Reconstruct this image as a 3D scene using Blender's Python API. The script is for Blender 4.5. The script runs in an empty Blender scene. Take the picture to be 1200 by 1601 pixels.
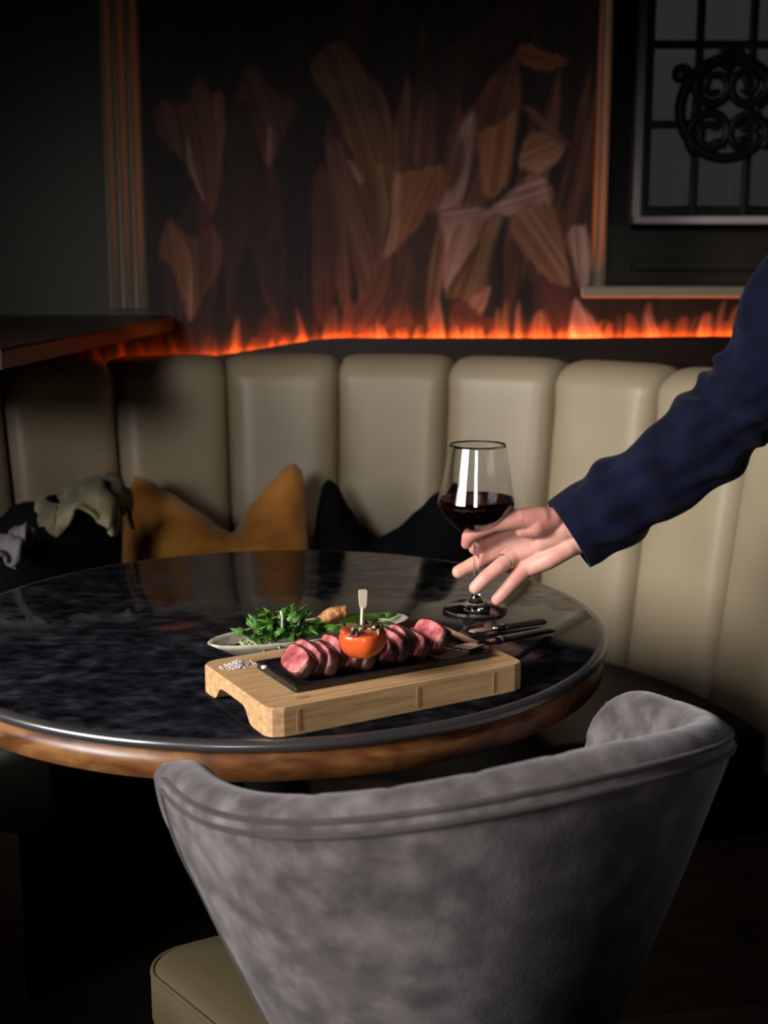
import bpy, bmesh, math, random
from mathutils import Vector, Matrix, noise
random.seed(7)
S = bpy.context.scene
COL = S.collection
R = math.radians
sin, cos, pi = math.sin, math.cos, math.pi

# ------------------------------------------------------------------ camera, world, light, exposure
TILT = R(11.0); FPX = 2000.0; CAMZ = 1.202
cam_d = bpy.data.cameras.new('camera'); cam = bpy.data.objects.new('camera', cam_d); COL.objects.link(cam)
cam.location = (0, 0, CAMZ); cam.rotation_euler = (pi/2 - TILT, 0, 0)
cam_d.sensor_fit = 'VERTICAL'; cam_d.sensor_height = 36.0; cam_d.lens = 36.0*FPX/1601.0
cam_d.clip_start = 0.02
cam_d.dof.use_dof = True; cam_d.dof.focus_distance = 1.45; cam_d.dof.aperture_fstop = 5.0
S.camera = cam

w = bpy.data.worlds.new('dusk_sky'); S.world = w; w.use_nodes = True
w.node_tree.nodes['Background'].inputs[0].default_value = (.72, .70, .72, 1)
w.node_tree.nodes['Background'].inputs[1].default_value = 0.034

S.view_settings.view_transform = 'Standard'
S.view_settings.look = 'None'
S.view_settings.exposure = 0.0
S.view_settings.gamma = 1.0
S.view_settings.use_curve_mapping = False

def area(name, loc, target, sx, sy, power, col, spread):
    l = bpy.data.lights.new(name, 'AREA'); l.shape = 'RECTANGLE'; l.size = sx; l.size_y = sy
    l.energy = power; l.color = col; l.spread = R(spread)
    o = bpy.data.objects.new(name, l); COL.objects.link(o); o.location = loc
    d = Vector(target) - Vector(loc)
    o.rotation_euler = d.to_track_quat('-Z', 'Y').to_euler()
    return o
# daylight through the tall window in the left wall and the window behind the viewer (both outside the frame)
area('window_daylight_left', (-2.25, .25, 1.84), (-.14, 1.80, .84), 2.1, 1.1, 18, (1.0, .97, .96), 42)
area('window_daylight_behind', (-.95, -2.45, 2.10), (-.20, 2.55, .98), 1.6, .80, 1.5, (1.0, .97, .95), 12)

# ------------------------------------------------------------------ helpers
def ray(px, py):
    a = (px-600)/FPX; b = (py-800.5)/FPX
    return Vector((a, cos(TILT)-b*sin(TILT), -sin(TILT)-b*cos(TILT)))
def onz(px, py, z):
    r = ray(px, py); t = (z-CAMZ)/r.z; return Vector((r.x*t, r.y*t, z))
def ony(px, py, y):
    r = ray(px, py); t = y/r.y; return Vector((r.x*t, y, r.z*t+CAMZ))

def tag(o, label=None, cat=None, group=None, kind=None):
    if label: o['label'] = label
    if cat: o['category'] = cat
    if group: o['group'] = group
    if kind: o['kind'] = kind
    return o
def empty(name, loc, label=None, cat=None, group=None, kind=None):
    o = bpy.data.objects.new(name, None); COL.objects.link(o); o.location = loc
    o.empty_display_size = 0.05
    return tag(o, label, cat, group, kind)
def link(name, me, parent=None, mat=None, smooth=True):
    o = bpy.data.objects.new(name, me); COL.objects.link(o)
    if mat is not None:
        mats = mat if isinstance(mat, (list, tuple)) else [mat]
        if len(mats) == 1: me.materials.clear()
        for m in mats: me.materials.append(m)
    if smooth:
        me.polygons.foreach_set('use_smooth', [True]*len(me.polygons))
    if parent is not None:
        o.parent = parent
        o.matrix_parent_inverse = Matrix.Translation(-world_loc(parent))
    return o
def world_loc(o):
    v = Vector(o.location)
    if o.parent is not None:
        return o.matrix_parent_inverse @ v + world_loc(o.parent) if False else Vector((0, 0, 0)) + (world_loc(o.parent) + (o.matrix_parent_inverse @ v))
    return v
def pyd(name, verts, faces, mat, parent=None, smooth=True, uvmat=None):
    me = bpy.data.meshes.new(name); me.from_pydata([tuple(v) for v in verts], [], faces); me.update()
    o = link(name, me, parent, mat, smooth)
    if uvmat is not None:
        me.polygons.foreach_set('material_index', uvmat)
    return o
def fixn(o):
    bm = bmesh.new(); bm.from_mesh(o.data); bmesh.ops.recalc_face_normals(bm, faces=bm.faces); bm.to_mesh(o.data); bm.free()
    return o
def box(name, lo, hi, mat, parent=None, bev=0.0, seg=2, rot=None):
    """box between two corners, optionally bevelled; rot = (angle z, pivot)"""
    bm = bmesh.new()
    bmesh.ops.create_cube(bm, size=1.0)
    c = [(lo[i]+hi[i])/2 for i in range(3)]; s = [abs(hi[i]-lo[i]) for i in range(3)]
    for v in bm.verts:
        v.co = Vector((c[0]+v.co.x*s[0], c[1]+v.co.y*s[1], c[2]+v.co.z*s[2]))
    if bev > 0:
        bmesh.ops.bevel(bm, geom=list(bm.edges), offset=bev, segments=seg, profile=0.5, affect='EDGES')
    if rot:
        bmesh.ops.rotate(bm, verts=bm.verts, cent=Vector(rot[1]), matrix=Matrix.Rotation(rot[0], 3, 'Z'))
    me = bpy.data.meshes.new(name); bm.to_mesh(me); bm.free()
    return link(name, me, parent, mat, smooth=False)
def frames(pts):
    ts = []
    n = len(pts)
    for i in range(n):
        a = pts[max(i-1, 0)]; b = pts[min(i+1, n-1)]
        ts.append((b-a).normalized())
    up = Vector((0, 0, 1)) if abs(ts[0].z) < 0.9 else Vector((0, 1, 0))
    nrm = (up - ts[0]*up.dot(ts[0])).normalized()
    out = []
    for i in range(n):
        nrm = (nrm - ts[i]*nrm.dot(ts[i])).normalized()
        out.append((ts[i], nrm, ts[i].cross(nrm)))
    return out
def tube(name, pts, rad, mat, parent=None, nseg=12, closed=False, rfun=None, cap=True):
    pts = [Vector(p) for p in pts]; n = len(pts)
    if not isinstance(rad, (list, tuple)): rad = [rad]*n
    fr = frames(pts); V = []; F = []
    for i in range(n):
        t, a, b = fr[i]
        for k in range(nseg):
            th = 2*pi*k/nseg; r = rad[i]*(rfun(i, th) if rfun else 1)
            V.append(pts[i] + a*cos(th)*r + b*sin(th)*r)
    for i in range(n-1 if not closed else n):
        j = (i+1) % n
        for k in range(nseg):
            k2 = (k+1) % nseg
            F.append((i*nseg+k, i*nseg+k2, j*nseg+k2, j*nseg+k))
    if cap and not closed:
        F.append(tuple(range(nseg))[::-1]); F.append(tuple((n-1)*nseg+k for k in range(nseg)))
    return fixn(pyd(name, V, F, mat, parent))
def lathe(name, prof, mat, parent=None, c=(0, 0, 0), nseg=48):
    V = []; F = []; n = len(prof)
    for (r, z) in prof:
        for k in range(nseg):
            th = 2*pi*k/nseg; V.append((c[0]+r*cos(th), c[1]+r*sin(th), c[2]+z))
    for i in range(n-1):
        for k in range(nseg):
            k2 = (k+1) % nseg
            F.append((i*nseg+k, i*nseg+k2, (i+1)*nseg+k2, (i+1)*nseg+k))
    if prof[0][0] > 1e-6: F.append(tuple(range(nseg))[::-1])
    if prof[-1][0] > 1e-6: F.append(tuple((n-1)*nseg+k for k in range(nseg)))
    o = pyd(name, V, F, mat, parent)
    bm = bmesh.new(); bm.from_mesh(o.data); bmesh.ops.remove_doubles(bm, verts=bm.verts, dist=1e-6)
    bmesh.ops.recalc_face_normals(bm, faces=bm.faces); bm.to_mesh(o.data); bm.free()
    o.data.polygons.foreach_set('use_smooth', [True]*len(o.data.polygons))
    return o
def grid(name, fn, nu, nv, mat, parent=None, closeu=False):
    V = []; F = []
    for i in range(nu):
        for j in range(nv):
            V.append(fn(i/(nu-1) if not closeu else i/nu, j/(nv-1)))
    for i in range(nu if closeu else nu-1):
        i2 = (i+1) % nu
        for j in range(nv-1):
            F.append((i*nv+j, i2*nv+j, i2*nv+j+1, i*nv+j+1))
    return pyd(name, V, F, mat, parent)
def catmull(pts, k=6, closed=True):
    out = []; n = len(pts)
    for i in range(n if closed else n-1):
        if closed: p0, p1, p2, p3 = pts[(i-1) % n], pts[i], pts[(i+1) % n], pts[(i+2) % n]
        else: p0, p1, p2, p3 = pts[max(i-1, 0)], pts[i], pts[i+1], pts[min(i+2, n-1)]
        for s in range(k):
            t = s/k
            out.append(tuple(0.5*((2*b)+(-a+c)*t+(2*a-5*b+4*c-d)*t*t+(-a+3*b-3*c+d)*t**3) for a, b, c, d in zip(p0, p1, p2, p3)))
    if not closed: out.append(tuple(pts[-1]))
    return out
def prism(name, poly, z0, z1, mat, parent=None, bev=0.0, tf=None):
    """extrude a 2D polygon from z0 to z1; tf maps (x, y, z) to world"""
    bm = bmesh.new(); n = len(poly)
    a = [bm.verts.new((p[0], p[1], z0)) for p in poly]; b = [bm.verts.new((p[0], p[1], z1)) for p in poly]
    bm.faces.new(a[::-1]); top = bm.faces.new(b)
    for i in range(n):
        j = (i+1) % n; bm.faces.new((a[i], a[j], b[j], b[i]))
    if bev > 0:
        bmesh.ops.bevel(bm, geom=list(top.edges), offset=bev, segments=3, profile=0.5, affect='EDGES')
    if tf:
        for v in bm.verts: v.co = Vector(tf(v.co))
    bmesh.ops.recalc_face_normals(bm, faces=bm.faces)
    me = bpy.data.meshes.new(name); bm.to_mesh(me); bm.free()
    return link(name, me, parent, mat, smooth=False)
def blob_mesh(name, balls, voxel, smooth_it=4, fac=0.5):
    """union of spheres [(centre, radius or (rx,ry,rz))] made one skin by voxel remeshing"""
    bm = bmesh.new()
    for c, r in balls:
        m = Matrix.Translation(Vector(c))
        if isinstance(r, tuple): m = m @ Matrix.Diagonal((r[0], r[1], r[2], 1))
        else: m = m @ Matrix.Scale(r, 4)
        bmesh.ops.create_icosphere(bm, subdivisions=3 if voxel < 0.004 else 2, radius=1.0, matrix=m)
    me = bpy.data.meshes.new(name+'_src'); bm.to_mesh(me); bm.free()
    o = bpy.data.objects.new(name+'_src', me); COL.objects.link(o)
    md = o.modifiers.new('r', 'REMESH'); md.mode = 'VOXEL'; md.voxel_size = voxel
    if smooth_it:
        ms = o.modifiers.new('s', 'SMOOTH'); ms.factor = fac; ms.iterations = smooth_it
    dg = bpy.context.evaluated_depsgraph_get(); dg.update()
    res = bpy.data.meshes.new_from_object(o.evaluated_get(dg))
    res.name = name
    bpy.data.objects.remove(o); bpy.data.meshes.remove(me)
    return res
def chain(nodes, step=0.25):
    """spheres along a tapering chain of (Vector, radius)"""
    out = []
    for (p, r), (q, s) in zip(nodes[:-1], nodes[1:]):
        p = Vector(p); q = Vector(q); L = (q-p).length
        n = max(2, int(L/(min(r, s)*step)))
        for i in range(n+1):
            t = i/n; out.append((p.lerp(q, t), r+(s-r)*t))
    return out

# ------------------------------------------------------------------ materials
def mat(name, cols, scale=8.0, detail=4.0, rough=0.5, metal=0.0, stretch=(1, 1, 1), bump=0.0, bscale=None,
        sheen=0.0, coat=0.0, spec=0.5, pos=None, sss=0.0, emit=None, estr=0.0, trans=0.0, ior=1.45, rot=(0, 0, 0), distort=0.0, rough2=None):
    m = bpy.data.materials.new(name); m.use_nodes = True
    nt = m.node_tree; N = nt.nodes; L = nt.links
    b = N['Principled BSDF']
    b.inputs['Roughness'].default_value = rough; b.inputs['Metallic'].default_value = metal
    b.inputs['Sheen Weight'].default_value = sheen; b.inputs['Coat Weight'].default_value = coat
    b.inputs['Specular IOR Level'].default_value = spec; b.inputs['IOR'].default_value = ior
    b.inputs['Transmission Weight'].default_value = trans
    if sss > 0:
        b.inputs['Subsurface Weight'].default_value = sss; b.inputs['Subsurface Radius'].default_value = (0.006, 0.002, 0.001)
        b.inputs['Subsurface Scale'].default_value = 1.0
    if emit:
        b.inputs['Emission Color'].default_value = (*emit, 1); b.inputs['Emission Strength'].default_value = estr
    tc = N.new('ShaderNodeTexCoord'); mp = N.new('ShaderNodeMapping'); mp.inputs['Scale'].default_value = stretch
    m0 = N.new('ShaderNodeMapping'); m0.inputs['Rotation'].default_value = rot
    L.new(tc.outputs['Object'], m0.inputs['Vector']); L.new(m0.outputs[0], mp.inputs['Vector'])
    nz = N.new('ShaderNodeTexNoise'); nz.inputs['Scale'].default_value = scale; nz.inputs['Detail'].default_value = detail
    nz.inputs['Distortion'].default_value = distort
    L.new(mp.outputs[0], nz.inputs['Vector'])
    if len(cols) == 1:
        b.inputs['Base Color'].default_value = (*cols[0], 1)
    else:
        cr = N.new('ShaderNodeValToRGB'); L.new(nz.outputs['Fac'], cr.inputs[0])
        pos = pos or [0.32+0.36*i/(len(cols)-1) for i in range(len(cols))]
        e = cr.color_ramp.elements
        while len(e) < len(cols): e.new(0.5)
        for i, c in enumerate(cols):
            e[i].position = pos[i]; e[i].color = (*c, 1)
        L.new(cr.outputs[0], b.inputs['Base Color'])
    if rough2 is not None:
        mr = N.new('ShaderNodeMapRange'); mr.inputs['From Min'].default_value = 0.35; mr.inputs['From Max'].default_value = 0.65
        mr.inputs['To Min'].default_value = rough; mr.inputs['To Max'].default_value = rough2
        L.new(nz.outputs['Fac'], mr.inputs['Value']); L.new(mr.outputs[0], b.inputs['Roughness'])
    if bump > 0:
        n2 = N.new('ShaderNodeTexNoise'); n2.inputs['Scale'].default_value = bscale or scale*3; n2.inputs['Detail'].default_value = 3
        L.new(mp.outputs[0], n2.inputs['Vector'])
        bp = N.new('ShaderNodeBump'); bp.inputs['Strength'].default_value = bump; bp.inputs['Distance'].default_value = 0.004
        L.new(n2.outputs['Fac'], bp.inputs['Height']); L.new(bp.outputs[0], b.inputs['Normal'])
    return m
M = {}
M['leather'] = mat('olive_leather', [(.26, .205, .128), (.295, .24, .155)], 5, 2, .42, bump=.05, bscale=180, spec=.4)
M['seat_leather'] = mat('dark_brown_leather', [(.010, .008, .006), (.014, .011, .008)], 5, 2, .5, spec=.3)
M['seat_olive'] = mat('shaded_olive_leather', [(.095, .075, .038), (.11, .088, .046)], 5, 2, .5, bump=.05, bscale=180, spec=.3)  # banquette olive made darker: the chair seat's shade is put into its colour
M['dark_wood'] = mat('dark_wood', [(.010, .006, .004), (.02, .011, .007)], 6, 4, .35, stretch=(1, 8, 8), spec=.2)
M['floor'] = mat('floor_boards', [(.010, .007, .005), (.02, .013, .009)], 5, 4, .5, stretch=(1, 12, 1))
M['wall_olive'] = mat('olive_wall_paint', [(.024, .0185, .0095), (.029, .0225, .012)], 3, 2, .6)
M['trim'] = mat('olive_trim_paint', [(.20, .16, .105), (.23, .185, .125)], 4, 2, .5)
M['wall_dark'] = mat('dark_wall_paint', [(.012, .010, .008), (.018, .014, .011)], 3, 2, .7)
M['ceil'] = mat('dark_ceiling_paint', [(.012, .011, .010), (.016, .014, .012)], 3, 2, .8)
M['mural_bg'] = mat('mural_background', [(.006, .003, .002), (.022, .009, .005)], 9, 4, .6, stretch=(3, 1, .4))
M['iron'] = mat('black_iron', [(.004, .004, .004), (.008, .008, .008)], 30, 2, .5, metal=.0)
M['winframe'] = mat('pale_window_paint', [(.62, .52, .52), (.7, .6, .58)], 6, 2, .45)
M['stone'] = mat('dark_slate_tabletop', [(.0025, .0025, .0035), (.009, .009, .0115), (.03, .031, .038)], 38, 12, .05, stretch=(1, 1.5, 1), pos=[.36, .54, .80], distort=.2, rough2=.15, spec=.5, ior=1.17, bump=.02, bscale=60)
M['edge_metal'] = mat('polished_edge', [(.16, .15, .15), (.22, .20, .20)], 8, 2, .25, metal=.8)
M['burl'] = mat('burl_wood_apron', [(.06, .02, .008), (.16, .06, .019), (.26, .115, .038)], 14, 7, .33, stretch=(1, 1, 2.5), distort=1.2)
M['black_metal'] = mat('black_metal', [(.008, .008, .008), (.014, .013, .012)], 10, 2, .4, metal=.3)
M['velvet'] = mat('grey_velvet', [(.065, .053, .051), (.12, .10, .098), (.215, .183, .182)], 32, 10, .85, sheen=.3, pos=[.34, .5, .70], bump=.12, bscale=260, distort=.0, spec=.2)
M['velvet_dark'] = mat('grey_velvet_piping', [(.05, .042, .04), (.09, .075, .072)], 20, 3, .85, sheen=.2, spec=.2)
M['board'] = mat('bamboo_board', [(.46, .255, .11), (.58, .35, .165), (.66, .43, .22)], 7, 5, .45, stretch=(2, 26, 26), rot=(0, 0, -R(29.6)), spec=.35, bump=.03, bscale=20)
M['board_node'] = mat('bamboo_node', [(.36, .17, .07), (.48, .26, .115)], 40, 3, .5)
M['slate'] = mat('black_stone_plate', [(.008, .007, .007), (.02, .017, .017)], 30, 4, .28, bump=.2, bscale=90, spec=.6)
M['meat'] = mat('pink_steak', [(.22, .035, .038), (.46, .115, .115), (.68, .28, .265)], 75, 6, .26, stretch=(1, 1, 1), pos=[.3, .5, .72], bump=.15, bscale=220, spec=.55, sss=.15)
M['crust'] = mat('seared_crust', [(.012, .005, .005), (.05, .015, .013), (.16, .055, .042)], 70, 5, .38, pos=[.32, .52, .75], bump=.5, bscale=160, spec=.5)
M['tomato'] = mat('tomato_skin', [(.58, .05, .012), (.78, .12, .025)], 18, 3, .22, spec=.6, sss=.1)
M['tomato_cut'] = mat('grilled_tomato_top', [(.05, .012, .008), (.42, .07, .025), (.66, .22, .09)], 60, 4, .35, pos=[.3, .5, .72], bump=.5, bscale=120)
M['pick'] = mat('bamboo_pick', [(.72, .60, .42), (.80, .69, .50)], 40, 2, .5, stretch=(1, 1, .2))
M['char'] = mat('charred_herb', [(.02, .012, .008), (.08, .05, .02)], 40, 3, .6)
M['salt'] = mat('salt', [(.72, .66, .62), (.86, .82, .80)], 60, 2, .5)
M['ceramic'] = mat('speckled_ceramic', [(.20, .16, .11), (.50, .44, .35), (.58, .52, .43)], 90, 3, .4, pos=[.28, .42, .7])
M['leaf'] = mat('salad_leaf', [(.018, .062, .008), (.07, .19, .018), (.17, .33, .045)], 26, 3, .38, pos=[.3, .5, .75], spec=.5)
M['leaf2'] = mat('dark_salad_leaf', [(.008, .028, .006), (.02, .07, .014)], 26, 3, .4)
M['stem'] = mat('pale_stem', [(.38, .47, .24), (.5, .58, .34)], 20, 2, .45)
M['asparagus'] = mat('asparagus_green', [(.09, .22, .02), (.22, .38, .05)], 20, 3, .38, stretch=(1, 1, 1))
M['grain'] = mat('pale_green_grain', [(.16, .19, .07), (.36, .38, .20), (.5, .5, .32)], 60, 3, .55)
M['bread'] = mat('toasted_bread', [(.16, .045, .015), (.42, .16, .05), (.62, .36, .16)], 55, 5, .5, pos=[.32, .5, .72], bump=.6, bscale=150)
M['steel'] = mat('brushed_steel', [(.38, .38, .39), (.5, .5, .5)], 20, 2, .25, metal=1.0)
M['handle'] = mat('black_handle', [(.012, .009, .008), (.022, .016, .014)], 20, 2, .3, spec=.6)
M['mustard'] = mat('mustard_velvet', [(.26, .095, .014), (.40, .16, .026), (.47, .20, .035)], 9, 4, .8, sheen=.25, bump=.1, bscale=200, spec=.2)
M['black_cloth'] = mat('black_velvet', [(.0012, .0012, .0017), (.0025, .0025, .004)], 12, 3, .9, sheen=.0, spec=.08)
M['scarf'] = mat('olive_scarf', [(.03, .026, .010), (.075, .064, .028), (.12, .105, .055)], 22, 4, .8, sheen=.1)
M['napkin'] = mat('pale_cloth', [(.06, .054, .057), (.085, .076, .08)], 12, 2, .8)
M['navy'] = mat('navy_wool', [(.0013, .0018, .0085), (.002, .003, .0145), (.003, .0043, .021)], 30, 4, .85, sheen=.06, bump=.1, bscale=600, spec=.15)
M['skin'] = mat('skin', [(.50, .205, .16), (.60, .29, .225), (.66, .36, .28)], 22, 4, .45, sss=.18, bump=.06, bscale=160, spec=.4)
M['hair'] = mat('brown_hair', [(.02, .012, .008), (.05, .03, .02)], 30, 3, .5, stretch=(4, 4, 1))
M['gold'] = mat('silver_ring', [(.62, .55, .45), (.7, .62, .52)], 10, 2, .2, metal=1.0)
M['shoe'] = mat('black_leather_shoe', [(.008, .007, .007), (.014, .012, .012)], 20, 2, .3)
M['led'] = mat('led_orange', [(.9, .3, .05)], emit=(1.0, .17, .012), estr=125)
M['wine'] = mat('red_wine', [(.010, .0003, .001)], rough=.03, spec=.5, trans=.5, ior=1.34)
def glass_mat(name, tint):
    m = bpy.data.materials.new(name); m.use_nodes = True
    b = m.node_tree.nodes['Principled BSDF']
    b.inputs['Base Color'].default_value = (*tint, 1); b.inputs['Roughness'].default_value = 0.0
    b.inputs['Transmission Weight'].default_value = 1.0; b.inputs['IOR'].default_value = 1.5
    return m
M['glass'] = glass_mat('clear_glass', (.97, .98, .98))
M['pane'] = glass_mat('window_glass', (.9, .92, .92))

# ------------------------------------------------------------------ the room
YW = 2.85
st = 'structure'
tag(box('floor', (-1.7, -2.3, -.05), (2.7, 3.3, 0), M['floor']), 'dark floorboards under the table and chair', kind=st)
tag(box('ceiling', (-1.7, -2.3, 3.0), (2.7, 3.3, 3.05), M['ceil']), 'dark painted ceiling above the booth', kind=st)
# back wall with the window recess on the right (x > .485, z > 1.155)
wx0, wx1, wz0, wz1 = .484, 1.55, 1.155, 2.5
wb = empty('wall_back', (0, YW, 0), 'dark back wall behind the curved banquette', kind=st)
box('wall_section', (-1.65, YW, 0), (wx0, YW+.12, 3.0), M['wall_olive'], wb)
box('wall_section', (wx1, YW, 0), (2.6, YW+.12, 3.0), M['wall_olive'], wb)
box('wall_section', (wx0, YW, 0), (wx1, YW+.12, wz0), M['wall_olive'], wb)
box('wall_section', (wx0, YW, wz1), (wx1, YW+.12, 3.0), M['wall_olive'], wb)
box('reveal', (wx0-.06, YW+.12, wz0-.06), (wx0, YW+.32, wz1), M['wall_dark'], wb)
box('reveal', (wx1, YW+.12, wz0-.06), (wx1+.06, YW+.32, wz1), M['wall_dark'], wb)
box('reveal', (wx0-.06, YW+.12, wz0-.06), (wx1+.06, YW+.32, wz0), M['wall_dark'], wb)
box('reveal', (wx0-.06, YW+.12, wz1), (wx1+.06, YW+.32, wz1+.06), M['wall_dark'], wb)
tag(box('wall_right', (2.6, -2.3, 0), (2.7, 3.3, 3.0), M['wall_dark']), 'dark wall on the right beyond the booth', kind=st)
tag(box('wall_alcove', (-1.24, 1.74, 0), (-1.14, YW, 3.0), M['wall_olive']), 'unseen olive side wall of the booth alcove, reaching out to shade its left end', kind=st)  # out of view; front end set to block window light from the left channels
# left wall and the wall behind the viewer, each with a window that lets the daylight in
def window_wall(wname, wlabel, nname, nlabel, along, c, a0, a1, lo, hi, z0, z1):
    """wall in the plane x = c (along = 'y') or y = c (along = 'x') with an opening a0..a1, z0..z1"""
    def bx2(name, p, q, za, zb, par, d0=-.05, d1=.05, mt=None):
        m_ = mt or M['wall_dark']
        if along == 'y': return box(name, (c+d0, p, za), (c+d1, q, zb), m_, par)
        return box(name, (p, c+d0, za), (q, c+d1, zb), m_, par)
    mid = (a0+a1)/2
    wl = empty(wname, (c, mid, 0) if along == 'y' else (mid, c, 0), wlabel, kind=st)
    bx2('wall_section', lo, a0, 0, 3, wl); bx2('wall_section', a1, hi, 0, 3, wl)
    bx2('wall_section', a0, a1, 0, z0, wl); bx2('wall_section', a0, a1, z1, 3, wl)
    wn = empty(nname, (c, mid, z0) if along == 'y' else (mid, c, z0), nlabel, kind=st)
    for p, q in ((a0, a0+.05), (a1-.05, a1)): bx2('window_frame', p, q, z0, z1, wn, -.02, .02)
    bx2('window_frame', a0, a1, z0, z0+.05, wn, -.02, .02); bx2('window_frame', a0, a1, z1-.05, z1, wn, -.02, .02)
window_wall('wall_left', 'dark left wall holding a wide window', 'window_2', 'wide window letting daylight in from the left', 'y', -1.60, -.80, 1.25, -2.3, 3.3, .90, 2.45)
window_wall('wall_front', 'dark wall behind the viewer holding a window', 'window_3', 'tall window behind the viewer', 'x', -2.3, -1.60, .15, -1.66, 2.7, 1.40, 2.65)

# fluted pilaster left of the mural
def pilaster(name, x0, x1, z0, z1, y, proud, label, nfl):
    t = empty(name, ((x0+x1)/2, y, z0), label, kind=st)
    box('pilaster_back', (x0, y-proud*.5, z0), (x1, y+.002, z1), M['trim'], t)
    wdt = (x1-x0)/nfl
    for i in range(nfl):
        xa = x0+wdt*i
        pts = [Vector((xa+wdt/2, y-proud*.5, z0)), Vector((xa+wdt/2, y-proud*.5, z1))]
        rb_ = tube('fluting_rib', pts, wdt*.43, M['trim'], t, nseg=16)
        for v in rb_.data.vertices: v.co.y = y-proud*.5+(v.co.y-(y-proud*.5))*.35
    return t
pilaster('trim_1', -.600, -.515, 1.104, 3.0, YW, .008, 'pale fluted pilaster left of the mural', 3)
pilaster('trim_2', .449, .483, 1.150, 2.5, YW, .008, 'narrow upright moulding between the mural and the window', 2)
tag(box('trim_3', (.43, YW-.022, 1.128), (1.60, YW+.10, 1.152), M['trim'], bev=.004), 'olive ledge under the window recess', kind=st)

# window with iron grille
w1 = empty('window_1', (1.0, 3.12, 1.29), 'pale framed window with a dark scrolled iron grille', kind=st)
gx0, gz0 = .582, 1.292
box('recess_panel', (wx0, 3.13, wz0), (wx1, 3.17, gz0), M['wall_olive'], w1)
box('panel_moulding', (wx0+.11, 3.115, wz0+.03), (wx1-.05, 3.135, wz0+.055), M['wall_olive'], w1, bev=.004)
box('window_frame', (wx0, 3.13, gz0), (gx0, 3.17, wz1), M['wall_dark'], w1)
box('window_frame', (gx0, 3.08, gz0+.01), (gx0+.020, 3.17, wz1), M['winframe'], w1, bev=.003)
box('window_sill', (gx0, 3.06, gz0), (wx1, 3.17, gz0+.018), M['winframe'], w1, bev=.004)
box('window_frame', (gx0+.020, 3.14, gz0+.018), (gx0+.05, 3.17, wz1), M['wall_dark'], w1)
box('window_frame', (gx0+.05, 3.14, gz0+.018), (wx1, 3.17, gz0+.045), M['wall_dark'], w1)
box('pane', (gx0+.05, 3.153, gz0+.045), (wx1, 3.157, wz1), M['pane'], w1)
gr = box('grille', (gx0+.03, 3.095, gz0+.020), (wx1-.02, 3.110, gz0+.036), M['iron'], w1)
for px in (1088, 1170, 1252, 1334):
    x = ony(px, 200, 3.10).x
    box('bar', (x-.009, 3.092, gz0+.01), (x+.009, 3.110, wz1), M['iron'], gr, bev=.003)
x = ony(1008, 200, 3.10).x
box('bar', (x-.011, 3.092, gz0+.01), (x+.011, 3.110, wz1), M['iron'], gr, bev=.003)
for py in (195, 70, -60):
    z = ony(1100, py, 3.10).z
    box('bar', (gx0+.01, 3.090, z-.009), (wx1-.02, 3.106, z+.009), M['iron'], gr, bev=.003)
gc = ony(1138, 172, 3.09)
def spiral(cx, cz, r0, r1, a0, turns, wd):
    pts = []; n = 44
    for i in range(n):
        t = i/(n-1); a = a0+turns*2*pi*t; r = r0+(r1-r0)*t
        pts.append((cx+r*cos(a), 3.094, cz+r*sin(a)))
    tube('scroll', pts, [wd*(1-.35*i/(n-1)) for i in range(n)], M['iron'], gr, nseg=8)
k = 1.2/(FPX/3.1)
for (dx, dy, r0, r1, a0, tr, wd) in ((0, 0, 62, 57, 0, 1.0, 9), (-18, -28, 26, 6, pi*.6, 1.6, 7), (22, -30, 28, 6, pi*.2, -1.5, 7), (-20, 28, 30, 7, -pi*.7, -1.6, 7),
                                     (24, 30, 28, 7, -pi*.2, 1.5, 7), (0, -60, 16, 4, 0, 1.3, 6), (-60, -42, 10, 3, 0, 1.2, 6), (44, 0, 20, 5, pi, 1.2, 6)):
    spiral(gc.x+dx*k, gc.z-dy*k, r0*k, r1*k, a0, tr, wd*k)
for i in range(9):
    a = 2*pi*i/9+.3; r = 40*k
    c = Vector((gc.x+r*cos(a), 3.094, gc.z+r*sin(a)))
    dirv = Vector((-sin(a), 0, cos(a)))
    pts = [c+dirv*(-.022)+Vector((cos(a), 0, sin(a)))*.008, c, c+dirv*.022+Vector((cos(a), 0, sin(a)))*.010]
    tube('iron_leaf', [Vector(p) for p in catmull([tuple(p) for p in pts], 4, False)], [.002, .006, .009, .010, .010, .009, .007, .004, .001][:9], M['iron'], gr, nseg=8)

# left ledge above the banquette
lt = [(-1.14, 1.69), (-.512, 1.722), (-.4522, 2.762), (-.455, 2.79), (-.475, YW), (-1.14, YW)]
tag(prism('trim_4', lt, 1.062, 1.09, M['dark_wood'], bev=.004), 'dark wooden ledge jutting out at left above the banquette', kind=st)

# ------------------------------------------------------------------ mural of leaf shapes
mural = empty('wall_mural', (-.03, YW, 1.05), 'brown and orange leaf mural covering the wall behind the banquette', 'mural')
MX0, MX1, MZ0, MZ1 = -.515, .449, .80, 1.98
box('mural_backing', (MX1, YW-.0135, .60), (1.35, YW, 1.127), M['mural_bg'], mural)
box('mural_backing', (-.95, YW-.0135, .60), (MX0, YW, 1.061), M['mural_bg'], mural)
box('mural_backing', (MX0, YW-.0135, .60), (MX1, YW, 2.98), M['mural_bg'], mural)
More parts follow.
